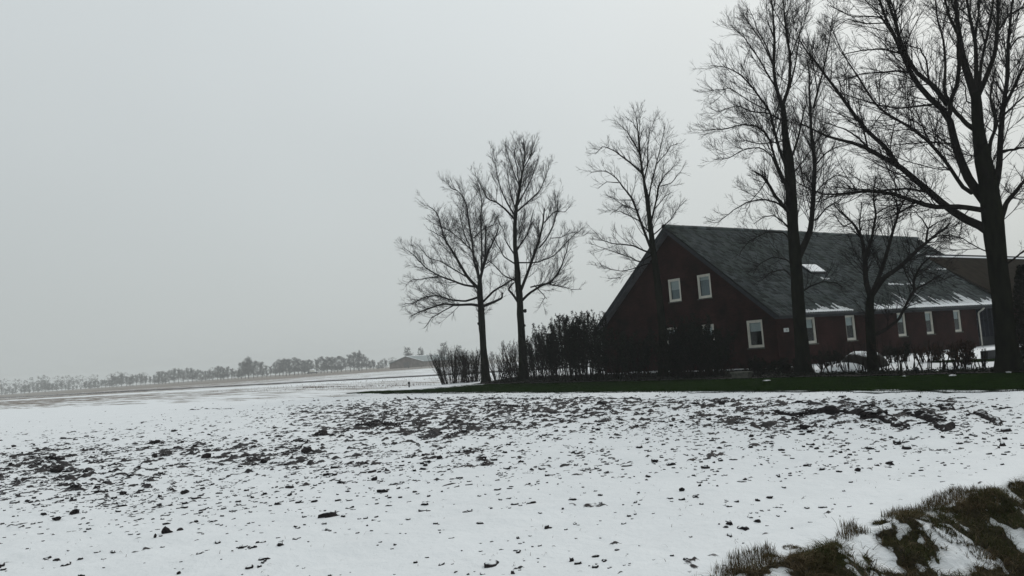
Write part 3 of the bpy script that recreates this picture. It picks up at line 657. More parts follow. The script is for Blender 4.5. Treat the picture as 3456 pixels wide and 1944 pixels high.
twig_thing('fine curved grass stalk leaning over the bank edge', [(2832, 1800), (2822, 1765), (2806, 1745)], 0.002, 0)
twig_thing('pale drooping stalk on the snow beside the bank edge', [(2868, 1762), (2880, 1752), (2900, 1750)], 0.002, 0)

# ------------------------------------------------------------------ trees
def resample(pts, rad, K):
    P = np.array(pts, float); s = np.r_[0, np.cumsum(np.linalg.norm(np.diff(P, axis=0), axis=1))]
    t = np.linspace(0, s[-1], 240); D = np.stack([np.interp(t, s, P[:, k]) for k in range(P.shape[1])], 1)
    m_ = 13; pad = np.pad(D, ((m_, m_), (0, 0)), mode='reflect', reflect_type='odd'); ker = np.hanning(2*m_+1); ker /= ker.sum()
    D = np.stack([np.convolve(pad[:, k], ker, 'valid') for k in range(P.shape[1])], 1)
    u = np.linspace(0, 239, K).astype(int); R_ = np.interp(t[u], s, rad) if hasattr(rad, '__len__') else None
    return D[u], R_
def spawn(P, Rr, per_m, t0, L0, Lk, K, ang, up, jit, r, rk=0.55, rmin=0.004, rmax=0.05, taper=0.35, nmin=1, hor=0.0):
    """side shoots along every line of P, all at once"""
    seg = np.linalg.norm(np.diff(P, axis=1), axis=2); ln = seg.sum(1)
    n = np.maximum(nmin, (per_m*ln*(0.75+0.5*r.random(len(ln)))).astype(int)); idx = np.repeat(np.arange(len(P)), n); N_ = len(idx)
    t = t0+(1-t0)*r.random(N_)**0.8; k = t*(P.shape[1]-1); i = np.minimum(k.astype(int), P.shape[1]-2); f = (k-i)[:, None]
    p = P[idx, i]*(1-f)+P[idx, i+1]*f; T = P[idx, i+1]-P[idx, i]; T /= np.linalg.norm(T, axis=1, keepdims=True)+1e-9
    q = r.normal(0, 1, (N_, 3)); q -= (q*T).sum(1, keepdims=True)*T; q /= np.linalg.norm(q, axis=1, keepdims=True)+1e-9
    a = np.radians(r.normal(ang, 12, N_))[:, None]
    d = T*np.cos(a)+q*np.sin(a); d[:, 2] += up*0.5; d /= np.linalg.norm(d, axis=1, keepdims=True)
    L_ = (L0+Lk*ln[idx])*(1.15-0.75*t)*r.uniform(0.55, 1.25, N_)
    C = np.empty((N_, K, 3)); C[:, 0] = p; st = (L_/(K-1))[:, None]
    for s in range(1, K):
        C[:, s] = C[:, s-1]+d*st; d = d+r.normal(0, jit, (N_, 3)); d[:, 2] += up*0.35; d /= np.linalg.norm(d, axis=1, keepdims=True)
    pr = Rr[idx, i]*(1-f[:, 0])+Rr[idx, i+1]*f[:, 0]
    r0 = np.clip(pr*rk, rmin, rmax); RR = r0[:, None]*np.linspace(1, taper, K)[None]; RR = np.maximum(RR, rmin*0.6)
    return C, RR
def px_line(pts, loc, y, kd, cap):
    """traced line (local zoom coordinates) -> world, wandering kd metres in depth per metre"""
    sc_, ox, oy = loc; Q = [(ox+a*sc_, oy+b*sc_) for a, b in pts]; W_ = []; run = 0
    for i, (a, b) in enumerate(Q):
        if i: run += math.hypot(a-Q[i-1][0], b-Q[i-1][1])*y/FPX
        W_.append(at(a, b, y+max(-cap, min(cap, kd*run))))
    return W_
def traced_tree(name, label, loc, base_px, trunk, tr_r, limbs, seed, dens=1.0, up=0.25, barkm=None, len2=0.7, extra=None, group=None, fine=9.0, thin=1.0, burrs=(), pull=0.05):
    cx_, cy_ = np.mean([p for q in limbs for p in q[0]], axis=0); lim = []
    for pts, r0, r1 in limbs:
        n_ = len(pts)-1; lim.append(([(a+(cx_-a)*pull*i/n_, b_+(cy_-b_)*pull*i/n_) for i, (a, b_) in enumerate(pts)], r0, r1))
    limbs = lim; up_ = [i for i, p in enumerate(trunk) if p[1] < cy_]
    trunk = [(a, b_+(cy_-b_)*pull*1.2*((cy_-b_)/(cy_-trunk[-1][1]+1e-6)) if b_ < cy_ else b_) for a, b_ in trunk]
    r = np.random.default_rng(seed)
    b = on_ground(*base_px); Y = b[1]; mpp = Y/FPX
    tr = px_line(trunk, loc, Y, 0, 0); tr[0] = b-np.array([0, 0, 0.15])
    P, R_ = resample(tr, np.array(tr_r)*loc[0]*mpp, 26)
    root = thing(name, label, 'tree', b, group=group)
    R_[0] *= 1.35; R_[1] *= 1.10
    P_, R2 = P-b, R_
    V, Q = tubes(P_[None], R2[None], 14)
    V += (fbm(V[:, 0]*9+V[:, 1]*7, V[:, 2]*1.4, seed, 3)-0.5)[:, None]*np.array([1, 1, 0])*0.10*R_[0]/0.45
    me = mesh_np('trunk', V, Q, True); trunk_o = obj('trunk', me, barkm or M_barkgreen, root)
    for (bx, by, br) in burrs:
        q = at(loc[1]+bx*loc[0], loc[2]+by*loc[0], Y)-b; v = ICO2[0]*(1+r.uniform(-0.2, 0.2, (len(ICO2[0]), 1)))*br*loc[0]*mpp
        obj('burr', mesh_np('burr', v+q, ICO2[1], True), barkm or M_barkgreen, trunk_o)
    LP = []; LR = []
    for pts, r0, r1 in limbs:
        kd = r.uniform(0.15, 0.7)*(1 if r.random() < 0.5 else -1)
        W_ = px_line(pts, loc, Y, kd, 3.2)
        lp, lr = resample(W_, np.linspace(r0, r1, len(W_))*loc[0]*mpp*thin, 18)
        wob = r.normal(0, 0.018, lp.shape)*np.linspace(0, 1, 18)[:, None]*1.5
        lp = lp+np.cumsum(wob, 0)*0.6-b
        LP.append(lp); LR.append(lr)
        V, Q = tubes(lp[None], lr[None], 8); obj('limb', mesh_np('limb', V, Q, True), M_bark, root)
    LP = np.array(LP); LR = np.array(LR)
    top = int(26*0.45)
    TP = np.array([resample(P_[top:], None, 18)[0]]); TR = np.interp(np.linspace(top, 25, 18), np.arange(26), R2)[None]
    A = np.concatenate([LP, TP]); AR = np.concatenate([LR, TR])
    if extra is not None: up = extra
    k2 = len2/0.7
    s1, q1 = spawn(A, AR, 3.7*dens, 0.10, 0.90, 0.23*k2, 7, 36, up, 0.08, r, 0.36, 0.009, 0.021, 0.35)
    s2, q2 = spawn(s1, q1, 4.8*dens, 0.10, 0.42, 0.27, 4, 33, up*0.8, 0.09, r, 0.6, 0.006, 0.011, 0.5)
    s2b, q2b = spawn(A, AR, 3.0*dens, 0.25, 0.55, 0.04, 4, 44, up*0.8, 0.10, r, 0.4, 0.007, 0.012, 0.5)
    s2 = np.concatenate([s2, s2b]); q2 = np.concatenate([q2, q2b])
    s3, q3 = spawn(s2, q2, fine*dens, 0.08, 0.26, 0.28, 2, 28, up*0.6, 0.08, r, 0.7, 0.0050, 0.007, 0.6)
    parts = [tubes(s1, q1, 4), tubes(s2, q2, 3), tubes(s3, q3, 3)]
    print(name, seed, len(s1), len(s2), len(s3))
    V, Q = join_vf(parts)
    obj('crown', mesh_np('crown', V, Q), M_twig, root)['kind'] = 'stuff'
    return root
ROW = 'bare trees in the row beside the farmhouse'
SA = (0.6623, 1300, 380)
traced_tree('bare_tree', 'bare tree with wide drooping crown, leftmost of the row', SA, (1640, 1290),
    [(515, 1375), (508, 1290), (500, 1200), (493, 1080), (487, 980), (481, 920), (483, 850)], [24, 20, 18, 17, 17, 14, 10],
    [([(483, 985), (440, 980), (360, 988), (290, 985), (230, 1010), (160, 1035), (100, 1065)], 8, 2), ([(478, 940), (410, 965), (330, 960), (260, 940), (190, 950), (120, 990), (75, 990)], 6, 1.5),
     ([(478, 900), (420, 840), (385, 780), (340, 700), (300, 640), (280, 570), (250, 480), (195, 440)], 9, 1.5), ([(482, 855), (455, 760), (445, 650), (430, 550), (415, 440), (380, 370), (325, 340)], 7, 1.5),
     ([(484, 850), (515, 740), (520, 640), (526, 560)], 8, 3), ([(488, 830), (530, 710), (580, 610), (600, 560)], 6, 2), ([(492, 990), (560, 970), (605, 955), (615, 930)], 8, 4),
     ([(492, 970), (560, 910), (620, 880), (690, 845), (720, 830)], 6, 2), ([(474, 890), (400, 880), (330, 855), (260, 830), (190, 790), (120, 720), (65, 680)], 6, 1.2),
     ([(482, 860), (470, 760), (440, 700), (400, 600), (380, 520), (400, 430)], 5, 1.2), ([(492, 800), (495, 650), (490, 540), (500, 430), (475, 300)], 5, 1.2),
     ([(420, 840), (350, 800), (280, 760), (210, 740), (140, 660)], 4, 1.2), ([(345, 985), (290, 1020), (230, 1060), (200, 1110), (182, 1135)], 3, 1.2), ([(440, 700), (380, 640), (320, 590), (270, 570), (190, 520)], 3.5, 1),
     ([(450, 640), (500, 590), (560, 560), (590, 500)], 3, 1), ([(300, 640), (240, 600), (200, 580)], 3, 1), ([(270, 835), (190, 850), (120, 860), (80, 900)], 3, 1)],
    201, 1.0, 0.22, len2=0.72, pull=0.09, group=ROW, burrs=[(478, 1075, 9)])
traced_tree('bare_tree', 'bare tall tree with pointed crown, right of the leftmost tree', SA, (1768, 1286),
    [(706, 1372), (703, 1290), (700, 1200), (690, 1050), (685, 950), (672, 800), (660, 650), (663, 520), (680, 400), (700, 290), (715, 170), (705, 60)], [26, 22, 19, 18, 17, 14, 11, 9, 7, 5, 3, 1],
    [([(690, 965), (730, 930), (790, 895), (850, 878), (890, 840), (920, 790), (945, 720), (965, 650)], 7, 1.5), ([(692, 905), (745, 770), (785, 660), (810, 560), (825, 470)], 8, 3), ([(680, 970), (650, 945), (620, 930), (640, 905)], 7, 4),
     ([(668, 860), (600, 840), (550, 800), (500, 770)], 4, 1.2), ([(660, 770), (600, 740), (560, 690), (520, 640)], 4, 1.2), ([(660, 545), (610, 490), (560, 450), (510, 430), (470, 370), (425, 280)], 6, 1.2), ([(660, 525), (620, 460), (590, 400), (565, 330), (530, 150)], 5, 1),
     ([(665, 510), (740, 440), (790, 390), (820, 320), (850, 230)], 5, 1), ([(670, 700), (720, 630), (745, 560), (760, 480)], 5, 1.2), ([(688, 385), (650, 290), (620, 200), (600, 110)], 4, 1), ([(702, 290), (740, 200), (765, 95)], 3.5, 1),
     ([(685, 380), (670, 270), (650, 180), (660, 90)], 3.5, 1), ([(665, 500), (640, 420), (620, 330), (610, 250)], 4, 1), ([(785, 690), (830, 640), (870, 560), (890, 470), (900, 380)], 4, 1), ([(740, 890), (820, 880), (900, 905), (970, 930), (1030, 940)], 4, 1),
     ([(656, 720), (610, 660), (590, 600), (550, 540)], 4, 1), ([(675, 765), (770, 770), (870, 740), (960, 650), (1015, 612)], 4, 1), ([(810, 560), (870, 500), (930, 500), (975, 460)], 3, 1), ([(670, 480), (720, 380), (760, 290), (790, 200)], 4, 1), ([(760, 880), (820, 960), (790, 1040)], 3, 1), ([(840, 640), (900, 640), (960, 620), (1010, 615)], 2.5, 0.8)],
    202, 1.02, 0.45, len2=0.7, pull=0.115, group=ROW, burrs=[(712, 1010, 10), (710, 1085, 7)])
SB = (0.5864, 1900, 300)
traced_tree('bare_tree', 'slim leaning bare tree standing in front of the gable', SB, (2238, 1272),
    [(572, 1660), (575, 1540), (575, 1400), (560, 1250), (540, 1080), (515, 900), (500, 760), (485, 620), (462, 500), (445, 380), (435, 250), (425, 120), (420, 50)], [28, 25, 23, 21, 20, 17, 13, 11, 8, 5, 4, 2.5, 1],
    [([(508, 945), (470, 940), (400, 915), (330, 915), (260, 920), (190, 905), (130, 850)], 6, 1.2), ([(505, 960), (440, 1010), (390, 990), (310, 975), (230, 960), (110, 930)], 5, 1.2), ([(508, 925), (460, 800), (420, 690), (390, 620), (340, 560), (290, 500), (220, 450), (110, 460)], 9, 1.5),
     ([(500, 830), (430, 760), (330, 720), (225, 715)], 4, 1), ([(458, 490), (400, 430), (340, 380), (280, 330), (200, 290), (135, 345)], 6, 1), ([(448, 385), (400, 280), (360, 200), (275, 110)], 5, 1), ([(492, 645), (510, 540), (540, 430), (570, 330), (600, 230), (622, 145)], 5, 1),
     ([(508, 765), (540, 650), (560, 550), (610, 480), (660, 440), (700, 380)], 6, 1), ([(470, 515), (490, 430), (490, 320), (500, 230), (540, 95)], 5, 1), ([(515, 845), (580, 800), (640, 760), (690, 690), (755, 640)], 4, 1), ([(512, 1000), (450, 1030), (400, 1060), (320, 1090), (250, 1085), (160, 1060)], 4, 1),
     ([(445, 360), (440, 240), (455, 80)], 3, 1), ([(560, 560), (630, 540), (690, 480), (725, 465)], 3, 1), ([(395, 640), (310, 640), (230, 620)], 3, 1), ([(320, 540), (240, 530), (165, 560)], 3, 1), ([(540, 430), (600, 360), (640, 300), (705, 265)], 3, 1), ([(330, 1085), (270, 1130), (235, 1170)], 2.5, 1), ([(435, 250), (400, 160), (350, 90)], 3, 1), ([(430, 700), (340, 670), (250, 740)], 3, 1), ([(520, 700), (600, 620), (650, 600)], 3, 1)],
    203, 0.95, 0.26, len2=0.5, pull=0.14, group=ROW)
SC = (0.5522, 2350, 0)
traced_tree('bare_tree', 'tall forked bare tree at the near corner of the house', SC, (2712, 1263),
    [(656, 2290), (648, 2150), (634, 1990), (615, 1720), (603, 1540), (590, 1400), (577, 1150), (565, 980), (545, 850), (535, 700), (526, 630)], [52, 42, 38, 36, 35, 34, 33, 30, 22, 18, 16],
    [([(526, 650), (490, 540), (470, 400), (480, 250), (470, 100), (455, -70), (450, -200)], 14, 2), ([(528, 645), (570, 520), (575, 350), (555, 200), (540, 50), (530, -90), (535, -240)], 14, 2),
     ([(612, 1600), (660, 1500), (695, 1430), (705, 1400), (720, 1200), (730, 1010), (715, 820), (715, 650), (710, 560), (716, 440), (700, 330)], 26, 3), ([(715, 660), (760, 500), (800, 350), (830, 200), (850, 60)], 8, 2),
     ([(560, 1045), (510, 920), (470, 780), (450, 680), (370, 570), (270, 450), (180, 390), (60, 370)], 12, 2), ([(565, 1160), (490, 1000), (440, 830), (380, 770), (280, 760), (160, 790), (55, 785)], 10, 2), ([(575, 1310), (480, 1200), (420, 1100), (390, 1070), (340, 1050)], 14, 4),
     ([(575, 1300), (490, 1240), (400, 1225), (300, 1250), (210, 1310), (110, 1390)], 8, 2), ([(566, 1165), (520, 1100), (460, 950), (380, 900), (280, 910), (180, 970), (100, 970)], 7, 2), ([(540, 745), (440, 690), (340, 680), (230, 640), (90, 680)], 7, 2),
     ([(500, 560), (430, 440), (370, 330), (290, 200), (195, 110)], 7, 2), ([(480, 420), (430, 280), (370, 150), (320, 10)], 6, 2), ([(568, 1005), (630, 830), (660, 700), (690, 600)], 9, 3), ([(575, 1085), (660, 980), (720, 900), (790, 800)], 6, 2), ([(570, 540), (610, 380), (640, 200), (660, 40)], 7, 2),
     ([(470, 400), (400, 250), (320, 120), (250, 20)], 5, 1.5), ([(575, 350), (620, 230), (680, 80), (720, -30)], 5, 1.5), ([(480, 250), (430, 100), (420, -60)], 5, 1.5), ([(450, 680), (330, 620), (200, 530), (60, 540)], 5, 1.5), ([(600, 1500), (540, 1430), (440, 1430), (330, 1490), (250, 1600)], 7, 2),
     ([(605, 1650), (560, 1600), (470, 1590), (380, 1640), (330, 1720)], 6, 2), ([(612, 1720), (540, 1660), (450, 1690), (390, 1760)], 6, 2), ([(620, 1800), (700, 1760), (790, 1740), (880, 1760), (920, 1800)], 7, 2), ([(725, 1350), (800, 1280), (880, 1240), (960, 1180)], 6, 2), ([(728, 1010), (800, 930), (870, 900), (960, 880)], 6, 2), ([(720, 1190), (780, 1130), (860, 1080), (930, 1090)], 5, 2), ([(590, 1420), (540, 1370), (480, 1330), (400, 1350), (340, 1400)], 6, 2), ([(425, 1110), (380, 1180), (330, 1240), (290, 1330)], 4, 1.5), ([(545, 860), (470, 870), (380, 880), (300, 860), (220, 855)], 5, 1.5)],
    204, 1.0, 0.34, len2=0.78, thin=0.85, group=ROW)
SD = (0.5038, 2700, 550)
traced_tree('bare_fruit_tree', 'crooked low bare tree in the garden before the roof', SD, (2948, 1258),
    [(492, 1405), (478, 1250), (470, 1100), (467, 950), (475, 880)], [38, 32, 29, 26, 22],
    [([(472, 895), (440, 800), (430, 650), (410, 500), (350, 400), (270, 340), (195, 265)], 20, 3), ([(434, 650), (480, 500), (505, 345), (480, 230), (490, 60)], 11, 3), ([(425, 545), (400, 470), (390, 380), (400, 250)], 8, 3), ([(478, 890), (530, 760), (570, 640), (610, 500), (650, 345), (625, 240), (580, 190)], 16, 3), ([(650, 345), (690, 260), (760, 110)], 8, 3),
     ([(482, 885), (560, 770), (650, 710), (740, 630), (840, 540), (900, 490), (990, 430), (1030, 390)], 19, 5), ([(845, 525), (860, 440), (920, 400), (1010, 365)], 8, 2), ([(858, 440), (820, 370), (785, 300)], 5, 2), ([(480, 1160), (560, 1130), (660, 1060), (710, 960), (770, 865), (870, 820), (955, 775)], 13, 4), ([(768, 860), (760, 790), (820, 680), (872, 625)], 10, 4), ([(752, 825), (700, 730), (690, 690)], 5, 2), ([(870, 740), (900, 740), (950, 780), (1000, 800)], 3, 1.5),
     ([(505, 345), (560, 300), (640, 270)], 5, 2), ([(350, 400), (280, 420), (200, 330)], 5, 2), ([(410, 500), (370, 470), (330, 430), (250, 420)], 5, 2), ([(880, 510), (950, 480), (1040, 490), (1120, 500)], 4, 2), ([(760, 800), (700, 700), (780, 720), (900, 750)], 3, 1.5)],
    205, 1.15, 0.12, len2=0.5, barkm=M_barkgreen)
SE = (0.552, 2750, 0)
traced_tree('bare_tree', 'largest bare tree with thick trunk at the right edge', SE, (3410, 1256),
    [(1205, 2280), (1180, 2160), (1160, 1993), (1140, 1790), (1115, 1600), (1098, 1450), (1088, 1350), (1075, 1240), (1058, 1100), (1022, 950), (1000, 800), (990, 650), (985, 570)], [84, 66, 56, 54, 55, 59, 62, 58, 52, 48, 34, 31, 27],
    [([(980, 590), (920, 400), (890, 250), (870, 100), (868, -60), (850, -260), (820, -430)], 30, 3), ([(995, 590), (1060, 450), (1110, 320), (1130, 150), (1140, -60), (1170, -240), (1180, -390)], 20, 3), ([(985, 580), (990, 400), (985, 250), (955, 80), (930, -60), (925, -280), (940, -480)], 18, 3), ([(1005, 540), (1020, 380), (1060, 200), (1090, 50), (1100, -50), (1080, -240), (1060, -400)], 12, 2),
     ([(1060, 1260), (940, 1100), (880, 950), (840, 800), (820, 700), (700, 600), (590, 470), (530, 320), (480, 210), (420, 100), (385, -30), (330, -180), (300, -300)], 34, 3), ([(810, 640), (730, 530), (620, 440), (560, 330), (510, 200), (470, 80), (430, -30), (420, -190), (390, -320)], 18, 3), ([(825, 700), (830, 620), (870, 520), (885, 400), (880, 260)], 16, 12), ([(975, 790), (930, 760), (860, 680), (800, 600)], 18, 12),
     ([(1085, 1430), (1030, 1390), (900, 1340), (790, 1260), (650, 1140), (510, 1020), (350, 940), (250, 890), (130, 870), (0, 830), (-110, 780), (-190, 740)], 34, 2), ([(520, 1030), (430, 900), (310, 800), (200, 660), (100, 530), (0, 400), (-70, 330), (-130, 240), (-160, 140)], 17, 2), ([(1060, 1290), (880, 1265), (720, 1275), (600, 1240), (480, 1200), (340, 1185), (200, 1190), (50, 1210), (-60, 1180), (-150, 1130)], 20, 2),
     ([(690, 1175), (560, 1160), (400, 1180), (200, 1165), (60, 1150)], 9, 3), ([(960, 1180), (880, 1130), (870, 1090), (780, 970), (690, 870), (600, 800), (500, 740), (370, 660), (280, 520), (220, 430), (130, 300), (80, 190)], 15, 2), ([(1095, 1180), (1130, 1050), (1140, 850), (1160, 650), (1190, 450), (1190, 250), (1225, -20), (1270, -190), (1300, -330)], 26, 3), ([(1160, 650), (1220, 540), (1290, 420), (1400, 330)], 13, 5),
     ([(1130, 1370), (1180, 1240), (1240, 1190), (1320, 1110), (1400, 1080)], 20, 8), ([(1060, 975), (1080, 860), (1120, 780), (1090, 600), (1120, 420)], 15, 5), ([(1140, 925), (1250, 920), (1370, 910)], 10, 6), ([(830, 640), (790, 560), (800, 400), (790, 250), (750, 100), (735, -20), (700, -200), (690, -340)], 12, 2), ([(720, 640), (620, 650), (500, 665), (390, 650), (250, 610), (110, 575)], 8, 3),
     ([(600, 450), (500, 430), (380, 440), (250, 450), (110, 490)], 8, 3), ([(535, 330), (400, 295), (280, 300), (140, 320)], 7, 3), ([(480, 215), (400, 100), (300, 90), (200, 90), (50, 20)], 7, 3), ([(440, 140), (300, 140), (190, 110), (80, 150)], 5, 2), ([(840, 880), (700, 870), (560, 890), (430, 910)], 6, 2), ([(700, 510), (680, 360), (640, 290), (560, 270)], 7, 3), ([(1000, 650), (930, 620), (930, 530), (900, 480)], 6, 3),
     ([(510, 200), (490, 100), (450, 10), (420, -60)], 9, 5), ([(870, 200), (820, 80), (800, -40), (770, -220)], 12, 2), ([(980, 250), (1000, 120), (1020, -40)], 8, 5), ([(1130, 180), (1180, 100), (1260, 40), (1330, 20)], 9, 5), ([(1160, 700), (1260, 620), (1360, 560)], 8, 4), ([(1190, 300), (1260, 220), (1340, 200)], 7, 3), ([(350, 930), (260, 850), (160, 800), (40, 760)], 8, 3), ([(700, 1280), (640, 1310), (560, 1330), (480, 1390)], 4, 2),
     ([(1140, 1640), (1210, 1610), (1300, 1560), (1400, 1540)], 8, 4), ([(1110, 1560), (1020, 1540), (900, 1490), (780, 1460)], 5, 2)],
    206, 1.0, 0.14, len2=0.66, thin=0.86, group=ROW)

# ------------------------------------------------------------------ the farmhouse (local x along the long side, y across the gable, z up)
HOUSE_LEN = 30.6; RIDGE_Y = 8.02; EAVE_Z = 3.17; RIDGE_Z = 9.56; OV = 0.5
house = thing('farmhouse', 'dark brick farmhouse with long grey tiled roof and snow along its eave', 'house', (HC[0], HC[1], 0), ANG)
def loc_on(px, py, x=None, y=None, roof=False):
    d = ray(px, py); o = C0-np.array([HC[0], HC[1], 0]); d = np.array([d@LD, d@GD, d[2]]); o = np.array([o@LD, o@GD, o[2]])
    if x is not None: t = (x-o[0])/d[0]
    elif y is not None: t = (y-o[1])/d[1]
    else:
        nn = np.array([0, -(RIDGE_Z-EAVE_Z), RIDGE_Y]); nn /= np.linalg.norm(nn); t = ((np.array([0, 0, EAVE_Z])-o)@nn)/(d@nn)
    return o+d*t
def under(y): return EAVE_Z + (RIDGE_Z-EAVE_Z)*(1-abs(y-RIDGE_Y)/RIDGE_Y) - 0.30      # underside of the roof slab
def wall_holes(mb, outer, holes, to3, th):
    polys = [[Vector((a, b, 0)) for a, b in outer]] + [[Vector(p+(0,)) for p in h] for h in holes]
    flat = [p for q in polys for p in q]
    for s, k in ((0, 1), (th, -1)):
        for t_ in tessellate_polygon(polys): mb.poly([to3(flat[i].x, flat[i].y, s) for i in t_][::k])
    for q in polys:
        for i in range(len(q)):
            a, b_ = q[i], q[(i+1) % len(q)]; mb.poly([to3(a.x, a.y, 0), to3(b_.x, b_.y, 0), to3(b_.x, b_.y, th), to3(a.x, a.y, th)])
YB = 2*RIDGE_Y-OV
GW = [(7.49, 8.56, 4.69, 6.16, 'half'), (4.97, 6.05, 4.66, 6.14, 'top'), (1.44, 2.57, 1.42, 3.02, 'dark'), (8.11, 9.20, 1.40, 3.05, 'dark'), (5.05, 6.12, 1.42, 3.03, 'dark')]
SW = [(3.12, 4.18), (7.17, 8.20), (12.88, 13.92), (16.36, 17.36), (20.12, 21.12)]
mb = MB(); wall_holes(mb, [(OV, 0), (YB, 0), (YB, under(YB)), (RIDGE_Y, under(RIDGE_Y)), (OV, under(OV))], [[(a, z0), (b, z0), (b, z1), (a, z1)] for a, b, z0, z1, _ in GW], lambda a, b, s: (OV+s, a, b), 0.3)
obj('gable_wall', mb, M_brick, house)
mb = MB(); wall_holes(mb, [(OV+0.303, 0), (23.3, 0), (23.3, under(OV)-0.003), (OV+0.303, under(OV)-0.003)], [[(a, 1.43), (b, 1.43), (b, 3.0), (a, 3.0)] for a, b in SW], lambda a, b, s: (a, OV+0.003+s, b), 0.3)
obj('side_wall', mb, M_brick, house)
obj('back_wall', MB().box(OV+0.303, HOUSE_LEN-OV-0.3, YB-0.3, YB-0.003, 0, under(YB)-0.01), M_brick, house)
mb = MB(); wall_holes(mb, [(OV+0.01, 0), (YB, 0), (YB, under(YB)), (RIDGE_Y, under(RIDGE_Y)), (OV+0.01, under(OV))], [], lambda a, b, s: (HOUSE_LEN-OV-s, a, b), 0.3)
obj('gable_wall', mb, M_brick, house)
obj('ground_floor', MB().box(OV+0.31, HOUSE_LEN-OV-0.31, OV+0.62, YB-0.31, 0.40, 0.50), M_dark, house)
obj('upper_floor', MB().box(OV+0.31, HOUSE_LEN-OV-0.31, OV+0.62, YB-0.31, 3.25, 3.45), M_dark, house)
obj('inner_wall', MB().box(6.5, 6.6, OV+0.35, YB-0.31, 0.51, 3.24).box(6.61, 23.2, 5.5, 5.6, 0.51, 3.24).box(23.2, 23.3, OV+0.35, 5.6, 0.51, 3.24), M_dark, house)
# windows
def frame_window(a0, a1, z0, z1, to, inset, kind, top=True):
    """to(a, d, z): a along the wall, d depth inwards, z up"""
    def bx(mb, u0, u1, d0, d1, w0, w1):
        q = [to(u, dd, ww) for ww in (w0, w1) for dd in (d0, d1) for u in (u0, u1)]; b = len(mb.v); mb.v += q
        mb.f += [tuple(b+i for i in k) for k in ((0, 2, 3, 1), (4, 5, 7, 6), (0, 1, 5, 4), (2, 6, 7, 3), (0, 4, 6, 2), (1, 3, 7, 5))]; return mb
    t = 0.095
    me = MB(); bx(me, a0+0.004, a0+t, inset, inset+0.10, z0+0.004, z1-0.004); bx(me, a1-t, a1-0.004, inset, inset+0.10, z0+0.004, z1-0.004)
    bx(me, a0+t+0.001, a1-t-0.001, inset+0.002, inset+0.098, z1-t, z1-0.004); bx(me, a0+t+0.001, a1-t-0.001, inset+0.002, inset+0.098, z0+0.004, z0+t)
    fr = obj('window', me, M_white, house)
    s = MB(); i0, i1, j0, j1 = a0+t+0.004, a1-t-0.004, z0+t+0.004, z1-t-0.004; u = 0.055
    bx(s, i0, i0+u, inset+0.025, inset+0.085, j0, j1); bx(s, i1-u, i1, inset+0.025, inset+0.085, j0, j1)
    bx(s, i0+u+.001, i1-u-.001, inset+0.027, inset+0.083, j1-u, j1); bx(s, i0+u+.001, i1-u-.001, inset+0.027, inset+0.083, j0, j0+u)
    obj('sash', s, M_white, fr)
    obj('pane', bx(MB(), i0+u+.001, i1-u-.001, inset+0.05, inset+0.056, j0+u+.001, j1-u-.001), M_glass, fr)
    hh = j1-j0; cut = {'half': 0.52, 'top': 0.80, 'dark': 0.60}[kind]
    obj('blind', bx(MB(), i0+0.02, i1-0.02, inset+0.12, inset+0.135, j0+hh*cut, j1), M_blind, fr)
    if kind != 'dark': obj('curtain', bx(MB(), i0+0.02, i1-0.02, inset+0.16, inset+0.17, j0, j1), M_curtain, fr)
    obj('sill', bx(MB(), a0-0.05, a1+0.05, -0.05, inset-0.002, z0-0.07, z0-0.004), M_stone, fr)
    return fr
for a, b, z0, z1, k in GW: frame_window(a, b, z0, z1, lambda u, d, z: (OV+d, u, z), 0.03, k)
for a, b in SW: frame_window(a, b, 1.43, 3.0, lambda u, d, z: (u, OV+0.003+d, z), 0.06, 'dark')
# glazed barn doors under the far end of the eave
zt = under(OV)-0.02
fr = obj('glazed_door', MB().box(23.31, 23.45, 0.9, 1.05, 0, zt).box(29.9, 30.05, 0.9, 1.05, 0, zt).box(23.451, 29.899, 0.902, 1.048, zt-0.15, zt-0.001).box(23.451, 29.899, 0.902, 1.048, 0.25, 0.9), M_dark, house)
for k in range(9): obj('mullion', MB().box(23.95+k*0.66, 24.0+k*0.66, 0.93, 1.02, 0.901, zt-0.151), M_dark, fr)
obj('transom', MB().box(23.451, 29.899, 0.94, 1.01, 2.2, 2.26), M_dark, fr)
obj('pane', MB().box(23.451, 29.899, 0.972, 0.978, 0.901, zt-0.151), mat('dark_glass', (0.012, 0.016, 0.024), 0.15, spec=0.5), fr)
# roof slabs
def slope_pt(x, s, off, side=1):
    """s: 0 at eave, 1 at ridge; off: above the tile bed; side 1 = towards the camera"""
    ny, nz = -(RIDGE_Z-EAVE_Z), RIDGE_Y; q = math.hypot(ny, nz); ny /= q; nz /= q
    y = RIDGE_Y*s+ny*off; z = EAVE_Z+(RIDGE_Z-EAVE_Z)*s+nz*off
    return (x, y if side == 1 else 2*RIDGE_Y-y, z)
roof = obj('roof', MB().slab([slope_pt(0.02, 0, -0.06), slope_pt(HOUSE_LEN, 0, -0.06), slope_pt(HOUSE_LEN, 0.998, -0.06), slope_pt(0.02, 0.998, -0.06)], Vector(slope_pt(0, 0, -0.22))-Vector(slope_pt(0, 0, 0))), M_dark, house)
obj('roof_slope', MB().slab([slope_pt(0.02, 0, 0.02, -1), slope_pt(HOUSE_LEN, 0, 0.02, -1), slope_pt(HOUSE_LEN, 0.998, 0.02, -1), slope_pt(0.02, 0.998, 0.02, -1)], Vector(slope_pt(0, 0, -0.30, -1))-Vector(slope_pt(0, 0, 0, -1))), M_tile, roof)
